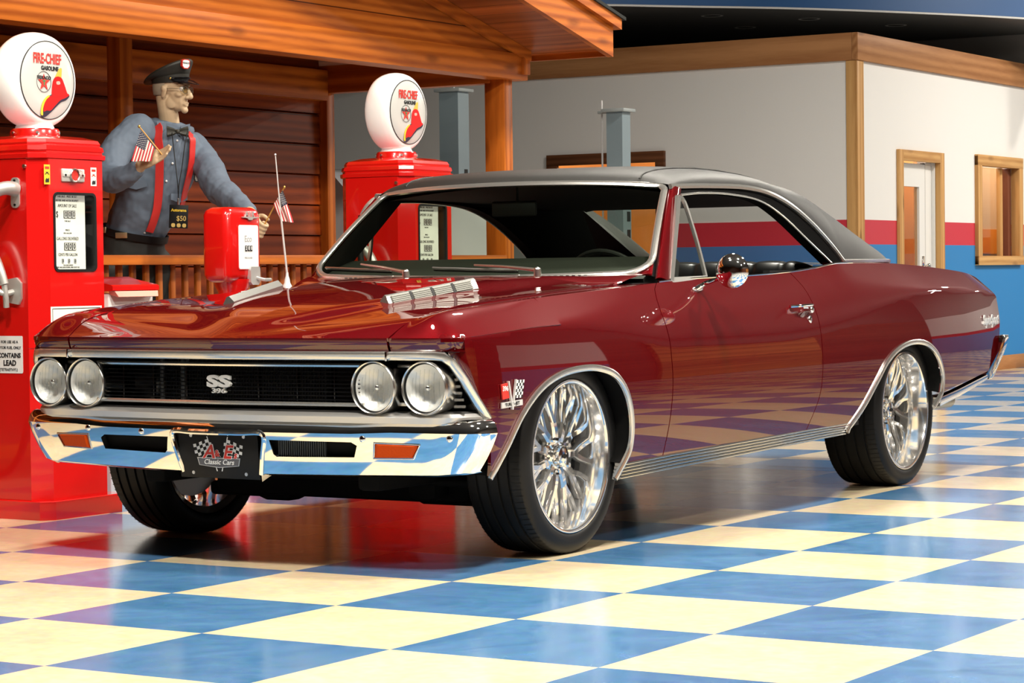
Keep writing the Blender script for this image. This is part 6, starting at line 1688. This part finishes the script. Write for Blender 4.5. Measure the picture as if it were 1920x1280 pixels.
# ---- things he holds / wears loose
lan = empty('lanyard', (-3.822, 3.957, 1.20), 0, 'black show badge hanging on a cord from the neck of the capped person', 'badge')
LO = Vector((-3.822, 3.957, 1.20))
q = MB(); q.tube([tuple(Vector(p) - LO) for p in spline([(-3.925, 4.035, 1.715), (-3.872, 3.985, 1.62), (-3.838, 3.962, 1.50), (-3.822, 3.955, 1.41), (-3.822, 3.957, 1.325)], 20)], .0026, 6); q.build('cord', BLACK, lan)
q = MB(); q.tube([tuple(Vector(p) - LO) for p in spline([(-3.86, 4.09, 1.705), (-3.835, 4.03, 1.62), (-3.82, 3.985, 1.50), (-3.820, 3.960, 1.41), (-3.822, 3.957, 1.325)], 20)], .0026, 6); q.build('cord', BLACK, lan)
q = MB(); q.box((0, 0, .135), (.008, .012, .035), .003); q.build('clip', SATIN, lan)
FC = frame((0, 0, .058), (.86, .51, -.05), (.03, 0, 1)); q = MB(); q.box((0, 0, 0), (.096, .118, .003), .001, M=FC); q.build('card', BLACK, lan)
GOLD = mat('gold_print', (.60, .42, .12), .5)
lettering(lan, 'card_title', YELLOW, FC @ Matrix.Translation((0, 0, .0022)), [('Autorama', 0, .032, .020, .95, .0007)])
lettering(lan, 'card_number', GOLD, FC @ Matrix.Translation((0, 0, .0022)), [('$50', .014, -.010, .036, .9, .0004)])
for k in range(3): q = MB(); q.prism(round_rect(.010, .010, .008, 4), .0006, FC @ Matrix.Translation((-.026 + k * .028, -.044, .0016))); q.build('card_seal', GOLD, lan, smooth=False)

FR = mat('flag_red', (.50, .02, .03), .7); FWH = mat('flag_white', (.78, .74, .66), .7); FBL = mat('flag_blue', (.022, .026, .060), .7); POLE = mat('flag_pole_wood', (.60, .30, .06), .4)
def flag(label, p0, p1, c0, c1, e0, e1, fold, cant):
    """pole p0 (butt) to p1 (tip); hoist runs c0 (top) to c1, free corners e0, e1"""
    o = Vector(p0); f = empty('hand_flag', p0, 0, label, 'flag', 'small hand flags')
    p0, p1, c0, c1, e0, e1 = [Vector(p) - o for p in (p0, p1, c0, c1, e0, e1)]
    q = MB(); q.cyl(tuple(p0), tuple(p1), .0035, n=8); q.build('pole', POLE, f)
    q = MB(); q.sphere(tuple(p1), .0065, (1, 1, 1.3), 12); q.build('finial', mat('finial_gold', (.70, .45, .12), .3, .8), f)
    nrm = (e0 - c0).cross(c1 - c0).normalized()
    def P(h, t): return (c0.lerp(c1, h)).lerp(e0.lerp(e1, h), t) + nrm * (fold * math.sin(h * 11 + t * 2.5) * (.35 + t))
    q = MB(); NH, NT = 26, 14
    vs = [tuple(P(i / NH, j / NT)) for i in range(NH + 1) for j in range(NT + 1)]; q.v = vs
    for i in range(NH):
        for j in range(NT):
            q.f.append((i * (NT + 1) + j, i * (NT + 1) + j + 1, (i + 1) * (NT + 1) + j + 1, (i + 1) * (NT + 1) + j))
            can = i < NH * 7 / 13 and j < NT * cant
            q.m.append(2 if can else (i // 2) % 2)
    q.build('cloth', None, f, mats=[FR, FWH, FBL])
    q = MB()
    for a in range(9):
        for b_ in range(6 if a % 2 == 0 else 5):
            h = 7 / 13 * (a + .5) / 9; t = cant * (b_ + (.5 if a % 2 == 0 else 1)) / 6
            c = P(h, t); u = (P(h + .02, t) - c).normalized(); v = (P(h, t + .02) - c).normalized(); s_ = .0021
            for d in (.0012, -.0012): q.add([tuple(c + nrm * d - u * s_), tuple(c + nrm * d + v * s_), tuple(c + nrm * d + u * s_), tuple(c + nrm * d - v * s_)], [(0, 1, 2, 3)])
    o2 = q.build('stars', FWH, f, smooth=False); o2['kind'] = 'stuff'
flag('small striped flag held in the raised hand before the chest of the capped person', (-3.634, 3.620, 1.545), (-3.725, 3.549, 1.691), (-3.717, 3.549, 1.672), (-3.664, 3.590, 1.585), (-3.735, 3.496, 1.520), (-3.667, 3.567, 1.520), .006, .50)
flag('small striped flag on a wooden stick sticking up beside the red air meter', (-3.185, 3.777, 1.135), (-3.016, 3.778, 1.379), (-3.022, 3.771, 1.368), (-3.070, 3.763, 1.298), (-2.966, 3.778, 1.208), (-3.033, 3.761, 1.218), .006, .40)
# ================================================================== OTHER VEHICLES
def vehicle(name, loc, rz, label, cat, paint, prof, glass, half, wheels, R_=.33):
    """prof: side outline [(x,z)] lower body; glass: greenhouse outline; half: (body half width, roof half width)"""
    v = empty(name, loc, rz, label, cat)
    q = MB(); n = len(prof); secs = []
    for y, k, dz in ((-half[0], .985, .02), (-half[0] + .05, 1.0, 0), (half[0] - .05, 1.0, 0), (half[0], .985, .02)):
        cx_ = sum(p[0] for p in prof) / n
        secs.append([(cx_ + (x - cx_) * k, y, z if z > .4 else z + dz) for x, z in prof])
    q.loft(secs); q.build('body', paint, v, angle=40)
    q = MB(); gz0 = glass[0][1]; secs = []
    for s in (-1, 1):
        secs.append([(x, s * (half[0] - .06 - (half[0] - .06 - half[1]) * min(1, max(0, (z - gz0) / (max(p[1] for p in glass) - gz0)))), z) for x, z in glass])
    q.loft(secs); q.build('roof', paint, v, angle=40)
    # windows sit just proud of the greenhouse sides and ends
    gt = max(p[1] for p in glass); xs = [p[0] for p in glass if abs(p[1] - gz0) < .01]; tops = [p[0] for p in glass if gt - p[1] < .06]
    x0, x1 = min(xs), max(xs); t0, t1 = min(tops), max(tops)
    dg = mat('dark_window_' + name, (.012, .015, .015), .06, coat=1)
    def side(xa, xb, s):
        w = []
        for z, f in ((gz0 + .02, 0), (gt - .09, 1)):
            yy = s * (half[0] - .06 - (half[0] - .06 - half[1]) * ((z - gz0) / (gt - gz0)) + .004)
            a = x0 + .10 + (t0 + .05 - x0 - .10) * f; b = x1 - .10 + (t1 - .05 - x1 + .10) * f
            w.append((a + (b - a) * xa, yy, z)); w.append((a + (b - a) * xb, yy, z))
        m2 = MB(); m2.add([w[0], w[1], w[3], w[2]], [(0, 1, 2, 3) if s < 0 else (3, 2, 1, 0)]); m2.build('side_window', dg, v, smooth=False)
    for s in (-1, 1):
        side(.02, .47, s); side(.53, .98, s)
    for xa, ta, sg in ((x0, t0, -1), (x1, t1, 1)):
        m2 = MB(); wz = gz0 + .03; f = .9
        d = Vector((gt - gz0, 0, -(ta - xa))).normalized() * sg * .006
        pts = [(xa, -(half[0] - .16), gz0), (xa, half[0] - .16, gz0), (xa + (ta - xa) * f, half[1] - .08, gz0 + (gt - gz0) * f - .02), (xa + (ta - xa) * f, -(half[1] - .08), gz0 + (gt - gz0) * f - .02)]
        m2.add([(p[0] + sg * .012, p[1], p[2] + .02) for p in pts], [(0, 1, 2, 3) if sg < 0 else (3, 2, 1, 0)]); m2.build('end_window', dg, v, smooth=False)
    for wx_ in wheels:
        for s in (-1, 1):
            w = empty('wheel', (wx_, s * (half[0] - .11), R_), parent=v)
            F_ = frame((0, 0, 0), (0, 0, 1), (1, 0, 0)) if s > 0 else frame((0, 0, 0), (1, 0, 0), (0, 0, 1))
            m2 = MB(); m2.lathe([(.20, -.10), (R_ - .02, -.105), (R_, -.08), (R_, .08), (R_ - .02, .105), (.20, .10), (.20, -.10)], 40, F_); m2.build('tyre', RUBBER, w)
            m2 = MB(); m2.lathe([(.20, .09), (.19, .07), (.06, .06), (.05, .085), (.0005, .085)], 32, F_); m2.build('rim', SATIN, w)
    xa = min(p[0] for p in prof); xb = max(p[0] for p in prof)
    for x, sg in ((xa, -1), (xb, 1)):
        m2 = MB(); m2.box((x + sg * .02, 0, .48), (.10, half[0] * 1.92, .12), .03); m2.build('bumper', CHROME, v)
        for s in (-1, 1):
            m2 = MB(); m2.box((x + sg * .005, s * half[0] * .72, .70), (.04, .24, .12), .015); m2.build('lamp', mat('vehicle_lamp_' + name, (.75, .75, .72) if sg > 0 else (.35, .01, .01), .15, coat=1), v)
    return v
vehicle('parked_sedan', (-6.2, 11.2, 0), 0, 'silver coupe parked behind the lift post, seen through the maroon car windows', 'car', mat('silver_paint', (.55, .56, .56), .3, .6, coat=1),
        [(-2.15, .30), (-2.18, .55), (-2.12, .80), (-1.9, .90), (-1.1, .93), (.9, .94), (1.7, .90), (2.1, .80), (2.18, .58), (2.15, .30)],
        [(-1.45, .92), (-1.0, 1.13), (-.75, 1.23), (-.35, 1.275), (.15, 1.265), (.40, 1.22), (1.0, .93)], (.86, .60), (-1.35, 1.35), .32)
vehicle('parked_van', (-7.42, 8.75, 0), 0, 'white van parked behind the right back corner post of the cedar shed', 'van', mat('white_van_paint', (.74, .74, .73), .3, coat=1),
        [(-2.25, .35), (-2.28, .7), (-2.22, 1.02), (2.05, 1.04), (2.22, .92), (2.26, .6), (2.22, .35)],
        [(-2.16, 1.02), (-2.10, 1.50), (-1.95, 1.66), (-1.5, 1.73), (1.2, 1.73), (1.62, 1.66), (1.85, 1.45), (2.10, 1.03)], (.90, .74), (-1.45, 1.45), .36)
# ------------------------------------------------------------------ camera
def make_cam():
    f, y, p, r, cx, cy, cz = 4581.2915, -.55466, -.02776, -.0119, 4.1342, -5.69257, .94942
    F = Vector((math.cos(p) * math.sin(y), math.cos(p) * math.cos(y), math.sin(p)))
    rt = Vector((math.cos(y), -math.sin(y), 0)); up = rt.cross(F)
    c, s = math.cos(r), math.sin(r)
    R_ = c * rt + s * up; U = -s * rt + c * up
    M = Matrix((R_, U, -F)).transposed().to_4x4(); M.translation = (cx, cy, cz)
    cam = bpy.data.cameras.new('camera'); cam.sensor_width = 36; cam.lens = f / 1920 * 36; cam.clip_start = .05; cam.clip_end = 200
    o = bpy.data.objects.new('camera', cam); COL.objects.link(o); o.matrix_world = M
    SC.camera = o
make_cam()
vs = SC.view_settings
vs.view_transform = 'Standard'; vs.look = 'None'; vs.gamma = 1; vs.exposure = 0; vs.use_curve_mapping = False
